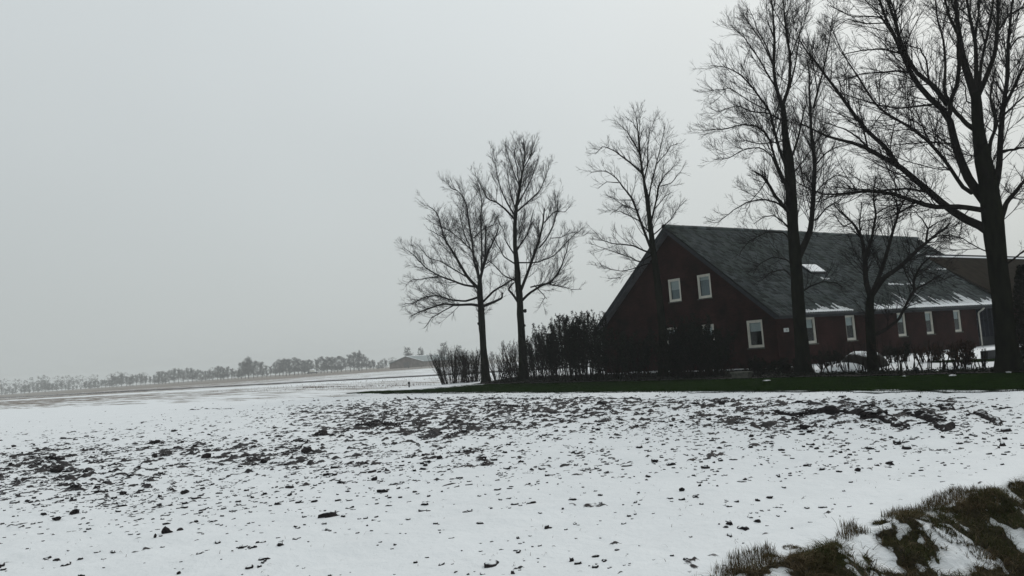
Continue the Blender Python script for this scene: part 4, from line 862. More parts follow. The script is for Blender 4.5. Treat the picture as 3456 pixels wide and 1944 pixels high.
obj('soffit', MB().slab([slope_pt(0.0, 0.0, -0.295, -1), slope_pt(OV-0.004, 0.0, -0.295, -1), slope_pt(OV-0.004, 0.985, -0.295, -1), slope_pt(0.0, 0.985, -0.295, -1)], Vector(slope_pt(0, 0, -0.02, -1))-Vector(slope_pt(0, 0, 0, -1))), M_soffit, roof)
for sd_ in (-1,):
    obj('verge_board', MB().slab([slope_pt(-0.03, 0.0, -0.30, sd_), slope_pt(0.017, 0.0, -0.30, sd_), slope_pt(0.017, 0.99, -0.30, sd_), slope_pt(-0.03, 0.99, -0.30, sd_)], Vector(slope_pt(0, 0, 0.27, sd_))-Vector(slope_pt(0, 0, 0, sd_))), M_gutter, roof)
# pantiles: one object for each of the nearest 300, the rest of the slope as one mesh
TW, slope_len = 0.235, math.hypot(RIDGE_Y, RIDGE_Z-EAVE_Z); TH = 0.345
nc, nr_ = int(HOUSE_LEN/TW), int(slope_len/TH)
u = np.linspace(0, 1, 6); prof = 0.035*np.sin(u*2*math.pi*0.98+0.6)
def tile_geo():
    """one tile in (x, along slope, normal) coordinates, nose down at 0"""
    x = u*(TW+0.03); v = []
    v += [(a, -0.03, p+0.035) for a, p in zip(x, prof)]; v += [(a, TH+0.02, p+0.0) for a, p in zip(x, prof)]; v += [(a, -0.03, p-0.0) for a, p in zip(x, prof)]
    f = [(i, i+1, i+7, i+6) for i in range(5)]+[(12+i, 13+i, i+1, i) for i in range(5)]
    return np.array(v), np.array(f)
tv, tf = tile_geo()
sy, sz = RIDGE_Y/slope_len, (RIDGE_Z-EAVE_Z)/slope_len
def to_house(v): return np.stack([v[..., 0], v[..., 1]*sy-v[..., 2]*sz, EAVE_Z+v[..., 1]*sz+v[..., 2]*sy], -1)
tile_me = mesh_np('roof_tile', to_house(tv)-np.array([0, 0, EAVE_Z]), tf, False, {'tint': np.zeros(len(tv))}); tile_me.materials.append(M_tile)
cells = [(c, k) for c in range(nc) for k in range(nr_)]
cells.sort(key=lambda q: (q[0]*TW)**2*1.0+((q[1]*TH-4.5)*0.35)**2)
rt = np.random.default_rng(5)
for c, k in cells[:300]:
    o = bpy.data.objects.new('roof_tile', tile_me); COL.objects.link(o); o.parent = roof
    p = to_house(np.array([c*TW, k*TH, rt.uniform(-0.006, 0.006)])); o.location = tuple(p); o.rotation_euler = (rt.normal(0, 0.012), rt.normal(0, 0.015), 0)
rest = np.array(cells[300:], float)
off = np.stack([rest[:, 0]*TW, rest[:, 1]*TH, rt.uniform(-0.008, 0.010, len(rest))], 1)
V = to_house(tv[None]+off[:, None]); V += 0
Fq = (tf[None]+(np.arange(len(rest))*len(tv))[:, None, None]).reshape(-1, 4)
o = obj('roof_tiles', mesh_np('roof_tiles', V.reshape(-1, 3), Fq, False, {'tint': np.repeat(rt.random(len(rest)), len(tv))}), M_tile, roof); o['kind'] = 'stuff'
# ridge tiles
rmb = MB(); a_ = np.linspace(-0.25*math.pi, 1.25*math.pi, 8)
for s_ in (0.0, 0.44):
    pass
rv = [(s_, 0.17*math.cos(t_)*(1.06 if s_ == 0 else 1.0), 0.15*math.sin(t_)*(1.06 if s_ == 0 else 1.0)) for s_ in (0.0, 0.45) for t_ in a_]
ridge_me = mesh_np('ridge_tile', np.array(rv), np.array([(i, i+1, i+9, i+8) for i in range(7)]), True, {'tint': np.zeros(16)}); ridge_me.materials.append(M_tile)
for k in range(int(HOUSE_LEN/0.43)):
    o = bpy.data.objects.new('ridge_tile', ridge_me); COL.objects.link(o); o.parent = roof; o.location = (k*0.43-0.02, RIDGE_Y, RIDGE_Z+0.0+rt.uniform(-0.012, 0.012)); o.rotation_euler = (rt.normal(0, 0.03), rt.normal(0, 0.012), 0)
# gutter and downpipe
gt = [(-0.02+k*(HOUSE_LEN+0.02), -0.07, EAVE_Z-0.08) for k in (0, 1)]
obj('gutter', MB().tube(gt, 0.075, 10), M_gutter, house)
obj('downpipe', MB().tube([(23.38, -0.06, 3.02), (23.40, 0.05, 2.9), (23.44, 0.36, 2.72), (23.45, 0.40, 2.6), (23.45, 0.40, 0.1)], [0.075, 0.06, 0.05, 0.05, 0.05], 8), M_white, house)
# skylight under snow
c_ = [loc_on(px_, py_, roof=True) for px_, py_ in ((2698, 899), (2748, 899), (2788, 926), (2738, 926))]
ss = lambda p: (p[1]-(0))/RIDGE_Y
x0, x1 = min(c_[0][0], c_[3][0]), max(c_[1][0], c_[2][0]); s0, s1 = np.mean([ss(c_[2]), ss(c_[3])]), np.mean([ss(c_[0]), ss(c_[1])])
x0, x1 = np.mean([c_[0][0], c_[3][0]]), np.mean([c_[1][0], c_[2][0]])
def on_slope(xa, xb, sa, sb, o0, o1): return MB().slab([slope_pt(xa, sa, o0), slope_pt(xb, sa, o0), slope_pt(xb, sb, o0), slope_pt(xa, sb, o0)], Vector(slope_pt(0, 0, o1))-Vector(slope_pt(0, 0, o0)))
skl = obj('skylight', on_slope(x0, x1, s0, s1, 0.02, 0.13), M_gutter, house)
obj('pane', on_slope(x0+0.08, x1-0.08, s0+0.008, s1-0.008, 0.131, 0.136), M_glass, skl)
obj('snow_layer', on_slope(x0+0.03, x1-0.02, s0+0.012, s1-0.003, 0.138, 0.18), M_snow, skl)
# snow left along the eave, lying in the channels of the tiles, and thin scraps higher up
smb_v = []; smb_f = []
def snow_strip(xc, wd, sa, sb, seed, base=0.055, th=0.035):
    r = np.random.default_rng(seed); k = 5; b = len(smb_v)
    for i in range(k):
        t_ = i/(k-1); s = sa+(sb-sa)*t_; ww = wd*(1-0.75*t_**2)*r.uniform(0.85, 1.15)/2; h = base+th*(1-t_**2*0.8); dx = r.normal(0, 0.012)
        smb_v.extend([slope_pt(xc-ww+dx, s, base-0.08), slope_pt(xc-ww*0.75+dx, s, h), slope_pt(xc+ww*0.75+dx, s, h), slope_pt(xc+ww+dx, s, base-0.08)])
    for i in range(k-1):
        for j in range(3): smb_f.append((b+i*4+j, b+i*4+j+1, b+i*4+5+j, b+i*4+4+j))
    smb_f.append((b, b+1, b+2, b+3)); smb_f.append((b+4*k-1, b+4*k-2, b+4*k-3, b+4*k-4))
for c in range(nc):
    x_ = (c+0.72)*TW; nz_ = float(fbm(np.array([x_*0.9]), np.array([0.5]), 301, 3)[0])
    if x_ < 1.2: continue
    env = np.interp(x_, [1.2, 2.2, 3.4, 7.6, 8.3, 9.7, 10.2, 14, 30], [0.0, 0.35, 0.6, 0.55, 0.0, 0.0, 1.0, 1.25, 1.2])
    if env > 0.45 and nz_ + rt.normal(0, 0.06) > (0.30 if env > 0.9 else 0.44):
        snow_strip(x_, TW*1.02, 0.004, 0.004+rt.uniform(0.22, 0.5)*min(env, 1)/slope_len, 2000+c, 0.05, 0.03)
    ln = env*np.clip(0.15+1.7*(nz_-0.32)+rt.normal(0, 0.34), 0, 1.8)
    if ln < 0.15: continue
    snow_strip(x_+rt.normal(0, 0.02), TW*rt.uniform(0.35, 0.7), 0.004, 0.004+ln/slope_len, c)
for px_, py_, w_, n_ in [(2790, 943, 30, 3), (3030, 963, 60, 6), (3078, 961, 30, 3), (3120, 961, 24, 2), (3185, 911, 60, 6), (3298, 955, 40, 3), (3105, 857, 20, 2), (3322, 954, 14, 1), (3142, 911, 10, 1)]:
    p = loc_on(px_, py_, roof=True)
    for k in range(n_):
        x_ = p[0]+(k-n_/2)*0.30+rt.normal(0, 0.05); s_ = p[1]/RIDGE_Y+rt.normal(0, 0.002)
        snow_strip(x_, 0.2*rt.uniform(0.6, 1.2), s_, s_+rt.uniform(0.008, 0.028), 900+k)
me = bpy.data.meshes.new('roof_snow'); me.from_pydata([tuple(v) for v in smb_v], [], smb_f); me.update()
o = obj('roof_snow', me, M_snow, roof); o['kind'] = 'stuff'
# house number
np_ = obj('number_plate', MB().box(1.13, 1.57, OV-0.02, OV+0.0, 2.2, 2.42), mat('enamel_white', (0.50, 0.53, 0.52), 0.4), house)
fc = bpy.data.curves.new('digits', 'FONT'); fc.body = '20'; fc.size = 0.20; fc.align_x = 'CENTER'; fc.align_y = 'CENTER'; fc.extrude = 0.002
fo = bpy.data.objects.new('digits', fc); COL.objects.link(fo); fo.parent = np_; fo.location = (1.36, OV-0.0235, 2.31); fo.rotation_euler = (math.pi/2, 0, 0)
bpy.context.view_layer.update()
dm = bpy.data.meshes.new_from_object(fo.evaluated_get(bpy.context.evaluated_depsgraph_get())); lo_, ro_ = fo.location.copy(), fo.rotation_euler.copy(); bpy.data.objects.remove(fo)
dg = obj('digits', dm, mat('digit_dark', (0.05, 0.055, 0.05), 0.6), np_); dg.location = lo_; dg.rotation_euler = ro_

# barn roof behind the house
bp0 = at(3200, 872.5, 66); barn = thing('brown_roofed_barn', 'barn with brown roof and snowy ridge behind the farmhouse', 'barn', (bp0[0], bp0[1], 0), ANG)
bz = bp0[2]
M_brownroof = mat('brown_roof', (0.014, 0.011, 0.008), 0.95, color2=(0.025, 0.020, 0.015), nscale=1.5, bump=0.4, bscale=4, spec=0.0)
mb = MB().slab([(-4, -7.5, bz-5.3), (28, -7.5, bz-5.3), (28, 0, bz), (-4, 0, bz)], (0, 0, 0.2)); mb.slab([(-4, 7.5, bz-5.3), (28, 7.5, bz-5.3), (28, 0.003, bz), (-4, 0.003, bz)], (0, 0, 0.2))
br_ = obj('roof', mb, M_brownroof, barn)
obj('ridge_cap', MB().tube([(-4.1, 0, bz+0.22), (28.1, 0, bz+0.22)], 0.13, 8), M_gutter, br_)
obj('ridge_snow', MB().slab([(-3.9, -0.24, bz+0.06), (27.9, -0.24, bz+0.06), (27.9, -0.13, bz+0.14), (-3.9, -0.13, bz+0.14)], (0, -0.02, 0.05)), M_snow, br_)
mb = MB().box(-3.6, 27.6, -7.0, -6.7, 0, bz-5.0).box(-3.6, 27.6, 6.7, 7.0, 0, bz-5.0)
for xa in (-3.6, 27.3): mb.slab([(xa, -6.69, 0), (xa, 6.69, 0), (xa, 6.69, bz-4.8), (xa, -6.69, bz-4.8)], (0.3, 0, 0)); mb.poly([(xa+0.1, -6.69, bz-4.8), (xa+0.1, 6.69, bz-4.8), (xa+0.1, 0, bz-0.05)])
obj('wall', mb, M_brick, barn)
obj('barn_door', MB().box(8, 12, -7.06, -7.003, 0.1, 2.3), M_dark, barn)

# ------------------------------------------------------------------ shrubs and hedges
def shrub(name, label, cat, px, base_py, wpx, top_py, seed, stems=26, leaves=0, leafm=None, leaf=0.05, spread=0.35, dens=1.0, group=None, upright=0.9, depth=0.8, lift=0.0, tw=30, flat=0.35):
    r = np.random.default_rng(seed); b = on_ground(px, base_py); Y = b[1]; W_ = wpx*Y/FPX
    H_ = (at(px, top_py, Y)-b)[2]
    root = thing(name, label, cat, b, group=group)
    K = 9; n_ = stems
    bx_ = r.uniform(-0.42, 0.42, n_)*W_*(1-spread*0.6); by_ = r.uniform(-0.4, 0.4, n_)*W_*depth*0.5
    C = np.empty((n_, K, 3)); C[:, 0] = np.stack([bx_*np.cos(ANG*0)+0, by_, np.full(n_, -0.03)], 1)
    env = 1-flat*(np.abs(bx_)/(0.5*W_+1e-6))**2
    Ls = H_*env*r.uniform(0.72, 1.0, n_)
    d = np.stack([bx_/W_*spread*2+r.normal(0, 0.14*spread/0.35, n_), by_/W_*spread+r.normal(0, 0.12, n_), np.ones(n_)*upright], 1); d /= np.linalg.norm(d, axis=1, keepdims=True)
    for s in range(1, K):
        C[:, s] = C[:, s-1]+d*(Ls/(K-1))[:, None]; d = d+r.normal(0, 0.07, d.shape); d[:, 2] += 0.05; d /= np.linalg.norm(d, axis=1, keepdims=True)
    R_ = (r.uniform(0.018, 0.032, n_) if tw > 25 else r.uniform(0.013, 0.023, n_))[:, None]*np.linspace(1, 0.35, K)
    for k in range(min(n_, 300)):
        pass
    V, Q = tubes(C, R_, 5); obj('stems', mesh_np('stems', V, Q), M_stem, root)['kind'] = 'stuff'
    s1, q1 = spawn(C, R_, 3.2*dens, 0.12, 0.25, 0.14, 6, tw, 0.30, 0.14 if tw > 25 else 0.07, r, 0.55, 0.007, 0.014, 0.5)
    s2, q2 = spawn(s1, q1, 4.0*dens, 0.2, 0.14, 0.22, 3, tw+4, 0.25, 0.18, r, 0.7, 0.005, 0.009, 0.6)
    V, Q = join_vf([tubes(s1, q1, 4), tubes(s2, q2, 3)]); obj('twigs', mesh_np('twigs', V, Q), M_stem, root)['kind'] = 'stuff'
    if leaves:
        src = np.concatenate([s1.reshape(-1, 3), s2.reshape(-1, 3), s2[:, 1:].reshape(-1, 3)]); src = src[src[:, 2] > lift*H_]
        p = src[r.integers(0, len(src), leaves)]+r.normal(0, 0.03, (leaves, 3))
        a = r.normal(0, 1, (leaves, 3)); a[:, 2] = np.abs(a[:, 2])*0.8+0.3; a /= np.linalg.norm(a, axis=1, keepdims=True)
        c = np.cross(a, r.normal(0, 1, (leaves, 3))); c /= np.linalg.norm(c, axis=1, keepdims=True)
        ls = leaf*r.uniform(0.6, 1.4, leaves)[:, None]
        V = np.stack([p, p+a*ls*0.5+c*ls*0.28, p+a*ls, p+a*ls*0.5-c*ls*0.28], 1).reshape(-1, 3)
        Q = np.arange(leaves*4).reshape(-1, 4); o = obj('foliage', mesh_np('foliage', V, Q), leafm or M_leaf, root); o['kind'] = 'stuff'
    return root
HG_ = 'bare bushes of the boundary hedge'
shrub('bare_bush', 'leftmost bare bush beside the first tree trunk', 'bush', 1530, 1294, 120, 1172, 401, 120, 4200, M_stem, 0.055, 0.36, 1.2, HG_, 0.95, tw=22, flat=0.18)
shrub('bare_bush', 'bare bush close behind the first tree trunk', 'bush', 1592, 1290, 76, 1176, 402, 90, 3000, M_stem, 0.055, 0.28, 1.5, HG_, 0.95, tw=22, flat=0.15)
shrub('bare_bush', 'thin sparse bush between the first two tree trunks', 'bush', 1690, 1288, 120, 1192, 403, 60, 1800, M_stem, 0.05, 0.5, 1.3, HG_, 0.9, tw=24, flat=0.2)
shrub('bare_bush', 'bare bush directly behind the second tree trunk', 'bush', 1752, 1285, 80, 1140, 404, 50, 2600, M_brownleaf, 0.06, 0.4, 1.0, HG_)
shrub('leafy_shrub', 'half bare shrub just right of the second tree trunk', 'shrub', 1835, 1283, 125, 1112, 405, 100, 17000, M_leaf, 0.07, 0.22, 1.05, 'dark leafy shrubs before the gable', 1.0, lift=0.15, tw=20, flat=0.15)
shrub('leafy_shrub', 'dark leafy shrub with pointed shoots left of the house', 'shrub', 1912, 1282, 135, 1070, 406, 90, 26000, M_leaf, 0.08, 0.16, 1.05, 'dark leafy shrubs before the gable', 1.0, lift=0.18, tw=18, flat=0.10)
shrub('leafy_shrub', 'tallest dark leafy shrub against the lower roof edge', 'shrub', 1985, 1280, 125, 1048, 407, 84, 26000, M_leaf, 0.08, 0.16, 1.05, 'dark leafy shrubs before the gable', 1.0, lift=0.15, tw=18, flat=0.10)
shrub('leafy_shrub', 'dark shrub under the left end of the gable', 'shrub', 2065, 1279, 130, 1100, 408, 40, 9000, M_leaf, 0.09, 0.35, 1.1, 'dark leafy shrubs before the gable', 1.0, lift=0.05)
shrub('leafy_shrub', 'dark shrub left of the slim leaning tree', 'shrub', 2155, 1277, 130, 1125, 409, 36, 8000, M_leaf, 0.09, 0.4, 1.1, 'dark leafy shrubs before the gable', 1.0, lift=0.02)
shrub('leafy_shrub', 'wide dark shrub covering the wall below the gable windows', 'shrub', 2345, 1274, 175, 1062, 410, 64, 17000, M_leaf, 0.08, 0.40, 1.2, 'dark leafy shrubs before the gable', 0.9, lift=0.02)
shrub('leafy_shrub', 'low dark shrub right of the wide one by the gable', 'shrub', 2425, 1272, 70, 1110, 411, 26, 4500, M_leaf, 0.08, 0.4, 1.1, 'dark leafy shrubs before the gable', 0.9, lift=0.02)
shrub('leafy_shrub', 'low dark shrub right of the slim leaning tree', 'shrub', 2285, 1273, 60, 1160, 412, 22, 2800, M_leaf, 0.08, 0.4, 1.0, 'dark leafy shrubs before the gable', 0.9, lift=0.02)
shrub('leafy_shrub', 'dark shrub at the foot of the slim leaning tree', 'shrub', 2262, 1274, 90, 1098, 415, 34, 9000, M_leaf, 0.08, 0.35, 1.0, 'dark leafy shrubs before the gable', 0.95, lift=0.02)
shrub('leafy_shrub', 'dark shrub between wide shrub and lower gable window', 'shrub', 2400, 1273, 90, 1085, 416, 34, 9000, M_leaf, 0.08, 0.35, 1.0, 'dark leafy shrubs before the gable', 0.95, lift=0.02)
shrub('low_shrub', 'low dark shrub at the near house corner', 'shrub', 2570, 1268, 120, 1205, 413, 26, 3200, M_leaf, 0.07, 0.6, 1.0, 'low shrubs along the house', 0.7)
shrub('low_shrub', 'low dark shrub between house corner and forked tree', 'shrub', 2655, 1266, 90, 1210, 414, 22, 2400, M_leaf, 0.07, 0.6, 1.0, 'low shrubs along the house', 0.7)
SG = 'thin bare hedge plants in front of the snowy garden'
sap = [(2765, 1264, 46, 1160, 'thin hedge plant just right of the forked tree'), (2812, 1263, 52, 1150, 'second thin hedge plant right of the forked tree'), (2862, 1262, 56, 1145, 'thin hedge plant left of the snowy heap'), (2912, 1261, 46, 1140, 'thin hedge plant left of the crooked tree'),
       (2990, 1260, 50, 1120, 'thin hedge plant just right of the crooked tree'), (3035, 1259, 54, 1135, 'thin hedge plant left of the dark garden post'), (3075, 1259, 40, 1140, 'thin hedge plant just left of the dark garden post'), (3125, 1258, 58, 1135, 'thin hedge plant right of the dark garden post'),
       (3175, 1257, 56, 1140, 'thin hedge plant below the right side windows'), (3222, 1257, 50, 1145, 'thin hedge plant below the last window'), (3268, 1256, 52, 1150, 'thin hedge plant left of the downpipe'), (3315, 1256, 54, 1152, 'thin hedge plant just left of the largest tree'), (3445, 1254, 60, 1150, 'thin hedge plant right of the largest tree')]
for i, (a, b, c, d_, lb) in enumerate(sap):
    shrub('bare_hedge_plant', lb, 'bush', a, b, c, d_, 430+i, 7, 90, M_brownleaf, 0.04, 0.45, 0.55, SG, 0.9)
shrub('beech_hedge', 'rusty brown leafy bush by the house wall near the downpipe', 'bush', 3255, 1232, 90, 1150, 460, 26, 5200, mat('rusty_leaf', (0.018, 0.008, 0.005), 0.9, color2=(0.045, 0.018, 0.010), nscale=6), 0.07, 0.3, 1.0, None, 0.9, lift=0.15)
shrub('low_shrub', 'low dark shrub in the yard left of the snowy heap', 'shrub', 2800, 1244, 110, 1190, 461, 26, 3000, M_leaf, 0.07, 0.5, 1.0, 'low shrubs along the house', 0.8)
shrub('low_shrub', 'dark shrub along the side wall behind the crooked tree', 'shrub', 3030, 1222, 110, 1160, 462, 28, 3400, M_leaf, 0.07, 0.4, 1.0, 'low shrubs along the house', 0.8)
shrub('low_shrub', 'dark shrub along the side wall under the fourth window', 'shrub', 3140, 1222, 110, 1165, 463, 28, 3000, M_brownleaf, 0.06, 0.4, 1.0, 'low shrubs along the house', 0.8)
# snow topped low wall under the glazed doors
wl = thing('low_wall', 'low dark wall with snow on top under the glazed doors', 'wall', on_ground(3345, 1212), ANG)
obj('wall_body', MB().box(-0.6, 6, -0.15, 0.15, -0.1, 0.40), M_dark, wl); 
sv = MB()
for k in range(14):
    x_ = -0.5+k*0.46; w_ = rt.uniform(0.05, 0.22); sv.tube([(x_-w_, rt.uniform(-.05, .05), 0.40), (x_, 0, 0.405), (x_+w_, rt.uniform(-.05, .05), 0.40)], [0.02, rt.uniform(0.03, 0.07), 0.02], 6)
obj('snow_layer', sv, M_snow, wl)
# dark conifer at the right edge
cb = on_ground(3492, 1246); con = thing('conifer', 'dark narrow conifer cut by the right edge of the picture', 'tree', cb)
Hc = (at(3475, 905, cb[1])-cb)[2]; obj('trunk', MB().tube([(0, 0, -0.1), (0.03, 0, Hc*0.5), (0, 0.02, Hc*0.98)], [0.09, 0.06, 0.01], 7), M_bark, con)
rc = np.random.default_rng(77); nl = 9000; hz = rc.random(nl)**1.1; ra = (0.10+0.50*np.sin(np.clip(hz*1.05, 0, 1)*math.pi)**0.6*(1-0.5*hz))*np.sqrt(rc.random(nl)); an = rc.uniform(0, 2*math.pi, nl)
p = np.stack([np.cos(an)*ra, np.sin(an)*ra, hz*Hc+0.1], 1); a = np.stack([np.cos(an), np.sin(an), rc.normal(0.6, 0.4, nl)], 1); a /= np.linalg.norm(a, axis=1, keepdims=True)
c = np.cross(a, rc.normal(0, 1, (nl, 3))); c /= np.linalg.norm(c, axis=1, keepdims=True); ls = rc.uniform(0.05, 0.13, nl)[:, None]
obj('crown', mesh_np('conifer_crown', np.stack([p, p+a*ls*0.5+c*ls*0.2, p+a*ls, p+a*ls*0.5-c*ls*0.2], 1).reshape(-1, 3), np.arange(nl*4).reshape(-1, 4)), M_leaf, con)['kind'] = 'stuff'
# litter and ground cover on the bed
n = 16000
g = rng.uniform(8, 51, n); l = 31.4+(BED_FAR(g)-31.4)*rng.random(n)
P = l[:, None]*LD+g[:, None]*GD; P[:, 2] = ground(P[:, 0], P[:, 1])+0.06+np.abs(rng.normal(0, 0.07, n))*fbm(l*0.8, g*0.5, 88, 3)*1.6
a = rng.normal(0, 1, (n, 3)); a[:, 2] *= 0.5; a /= np.linalg.norm(a, axis=1, keepdims=True); c = np.cross(a, rng.normal(0, 1, (n, 3))); c /= np.linalg.norm(c, axis=1, keepdims=True); ls = rng.uniform(0.05, 0.12, n)[:, None]
stuff(obj('bed_litter', mesh_np('bed_litter', np.stack([P, P+a*ls*0.5+c*ls*0.3, P+a*ls, P+a*ls*0.5-c*ls*0.3], 1).reshape(-1, 3), np.arange(n*4).reshape(-1, 4)), M_leaf), 'dark ground cover and fallen leaves under the tree row', 'ground cover')
# small snow scraps left on the bed
for i, (a_, b_, w_, lb) in enumerate([(1975, 1274, 14, 'snow scrap at the foot of the tallest leafy shrub'), (2110, 1272, 18, 'thin snow scrap under the left end of the gable'), (2588, 1288, 34, 'thin snow scrap on the bed below the house corner'), (2885, 1259, 26, 'snow scrap on the bed below the snowy heap'), (3215, 1272, 30, 'snow scrap on the bed left of the largest tree'), (3052, 1274, 12, 'tiny snow scrap on the bed below the garden post'), (3405, 1261, 20, 'snow scrap at the foot of the largest tree')]):
    p = on_ground(a_, b_); r = np.random.default_rng(500+i); v = ICO2[0]*(1+r.uniform(-0.45, 0.35, (len(ICO2[0]), 1)))*np.array([w_*p[1]/FPX*0.36, w_*p[1]/FPX*0.5, 0.028])
    tag(obj('snow_patch', mesh_np('snow_patch', v, ICO2[1], True), M_snow, loc=p+np.array([0, 0, 0.05])), lb, 'snow patch', 'scraps of snow left on the dark bed')
# snowy heap in the garden
hb = on_ground(2918, 1243); sc_ = hb[1]/FPX
v, f = ICO3; v = v[:, :].copy(); f = f
hr = np.random.default_rng(91); vv, ff = subdiv(v, f)
vv = vv*np.array([80*sc_, 60*sc_, 58*sc_]); vv[:, 2] = np.maximum(vv[:, 2], -0.1); vv *= (1+0.14*(fbm(vv[:, 0]*2+5, vv[:, 2]*2+vv[:, 1], 92, 3)-0.5)*2)[:, None]
heap = thing('garden_heap', 'dark rounded heap with snow on its flanks behind the hedge', 'heap', hb)
obj('heap_body', mesh_np('heap_body', vv, ff, True), M_heap, heap)
v2 = ICO3[0]*np.array([74*sc_, 60*sc_, 26*sc_]); v2[:, 2] = np.maximum(v2[:, 2], -0.1); v2 *= (1+0.16*(fbm(v2[:, 0]*2+1, v2[:, 2]*2+v2[:, 1], 93, 3)-0.5)*2)[:, None]
obj('snow_drift', mesh_np('snow_drift', v2+np.array([-66*sc_, -10*sc_, 0]), ICO3[1], True), M_snow, heap)
# dark garden post, stone trough, slab, field marker
def lathe(prof, n=12):
    V = []; Fq = []
    for i, (rad, z) in enumerate(prof):
        V += [(rad*math.cos(2*math.pi*k/n), rad*math.sin(2*math.pi*k/n), z) for k in range(n)]
        if i: Fq += [((i-1)*n+k, (i-1)*n+(k+1) % n, i*n+(k+1) % n, i*n+k) for k in range(n)]
    m_ = MB(); m_.v = V; m_.f = Fq; return m_
gp = on_ground(3094, 1262); ps = gp[1]/FPX
t_ = thing('garden_post', 'short dark round topped post in the hedge line', 'post', gp); obj('shaft', lathe([(8.0*ps, -0.05), (8.0*ps, 15*ps)]), M_dark, t_); obj('cap', lathe([(8.3*ps, 15*ps), (8*ps, 18*ps), (6*ps, 21*ps), (3*ps, 23*ps), (0.2*ps, 23.6*ps)]), M_dark, t_)
tr_ = on_ground(2504, 1279); ts = tr_[1]/FPX
t_ = thing('stone_trough', 'grey stone trough in the dark bed below the gable window', 'trough', tr_, ANG+math.pi/2)
obj('basin', MB().box(-34*ts, 34*ts, -10*ts, 10*ts, 0, 18*ts), M_stone, t_); obj('rim', MB().box(-38*ts, 38*ts, -13*ts, 13*ts, 18.1*ts, 24*ts), M_stone, t_)
sl = on_ground(2645, 1254)
t_ = thing('stone_slab', 'low grey stone slab at the foot of the house corner', 'slab', sl, ANG); obj('slab_top', MB().box(-0.75, 0.75, -0.3, 0.3, 0.10, 0.18), M_stone, t_); obj('plinth', MB().box(-0.65, 0.65, -0.22, 0.22, -0.05, 0.098), M_stone, t_)
fm = on_ground(1381, 1307); fs = fm[1]/FPX
t_ = thing('marker_post', 'small dark marker post standing in the snow left of the hedge', 'post', fm); obj('shaft', MB().tube([(0, 0, -0.05), (0.0, 0, 12*fs)], 2.6*fs, 7), M_dark, t_); obj('cap', lathe([(2.7*fs, 10*fs), (4.2*fs, 12*fs), (4.0*fs, 15*fs), (2.6*fs, 18*fs), (0.3*fs, 18.5*fs)], 8), M_dark, t_)

# ------------------------------------------------------------------ the far side: drain, barn, tree rows
dl = [lg(l_, g_) for l_, g_ in ((80, 10), (66, 60), (53.3, 97.4), (42, 160), (30, 229), (14, 320), (0, 420))]
dv = MB()
for a, b in zip(dl[:-1], dl[1:]):
    for p, q in ((a, b),):
        nrm = np.cross(b-a, [0, 0, 1]); nrm /= np.linalg.norm(nrm); h = 0.17
        dv.poly([p-nrm*1.0, q-nrm*1.0, q+np.array([0, 0, h]), p+np.array([0, 0, h])]); dv.poly([p+np.array([0, 0, h]), q+np.array([0, 0, h]), q+nrm*1.0, p+nrm*1.0])
structure(obj('field_drain', dv, M_soil), 'low dark bank of a drain across the far field')

def far_proto(seed, H_=16.0, rad=5.5, clear=0.28, twig=0.05, dens=1.0, lean=0.0):
    r = np.random.default_rng(seed); K = 8
    T = np.stack([np.linspace(0, lean, K)*H_*0.3, np.zeros(K), np.linspace(-0.3, H_*0.86, K)], 1)[None]; T[0, 2:, :2] += r.normal(0, 0.12, (K-2, 2)); TR = (0.30*np.linspace(1, 0.2, K))[None]
    s1, q1 = spawn(T, TR, 2.6, clear, rad*0.95, 0.0, 7, 52, 0.18, 0.10, r, 0.45, 0.06, 0.12, 0.4)
    s2, q2 = spawn(s1, q1, 4.4*dens, 0.12, 1.1, 0.20, 5, 42, 0.18, 0.15, r, 0.6, 0.045, 0.07, 0.5)
    s3, q3 = spawn(s2, q2, 4.4*dens, 0.12, 0.7, 0.18, 3, 40, 0.12, 0.2, r, 0.8, twig*0.7, twig, 0.7)
    return mesh_np('far_trunk', *tubes(T, TR, 6)), mesh_np('far_crown', *join_vf([tubes(s1, q1, 3), tubes(s2, q2, 3), tubes(s3, q3, 3)]))
protos = [far_proto(601, 16, 5.5, 0.14), far_proto(602, 16, 6.2, 0.12), far_proto(603, 16, 4.8, 0.18, 0.05), far_proto(604, 16, 5.2, 0.08, 0.05, 1.1), far_proto(605, 16, 4.4, 0.35, 0.05, 1.0, 0.12), far_proto(606, 16, 5.6, 0.05, 0.055, 1.0)]
for a, b in protos: a.materials.append(M_fartree); b.materials.append(M_fartree)
def far_tree(px, top, depth, k, label, group, seed, wide=1.0, base=None):
    r = np.random.default_rng(seed); hor = 1323.5-0.0708*px
    b = at(px, hor, depth); b[2] = gz(b)-0.1
    H_ = (hor-top)*depth/FPX+CAMZ-b[2]; s = H_/16.2
    root = thing('distant_tree', label, 'tree', b, r.uniform(0, 6.28), group)
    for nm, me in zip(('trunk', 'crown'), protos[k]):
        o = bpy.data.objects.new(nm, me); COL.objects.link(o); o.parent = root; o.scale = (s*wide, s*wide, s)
    return root
prof_x = [0, 60, 100, 210, 228, 270, 340, 400, 480, 540, 590, 650, 700, 760, 800, 830, 880, 905, 940, 960, 1000, 1050, 1100, 1150, 1190, 1215, 1235, 1265, 1305]
prof_y = [1306, 1304, 1298, 1284, 1300, 1297, 1283, 1266, 1262, 1256, 1242, 1236, 1246, 1232, 1244, 1206, 1216, 1228, 1212, 1202, 1202, 1208, 1200, 1196, 1190, 1180, 1205, 1212, 1216]
GROUPF = 'hazy trees of the distant row across the fields'
fr_ = np.random.default_rng(33); px = 6.0; i = 0
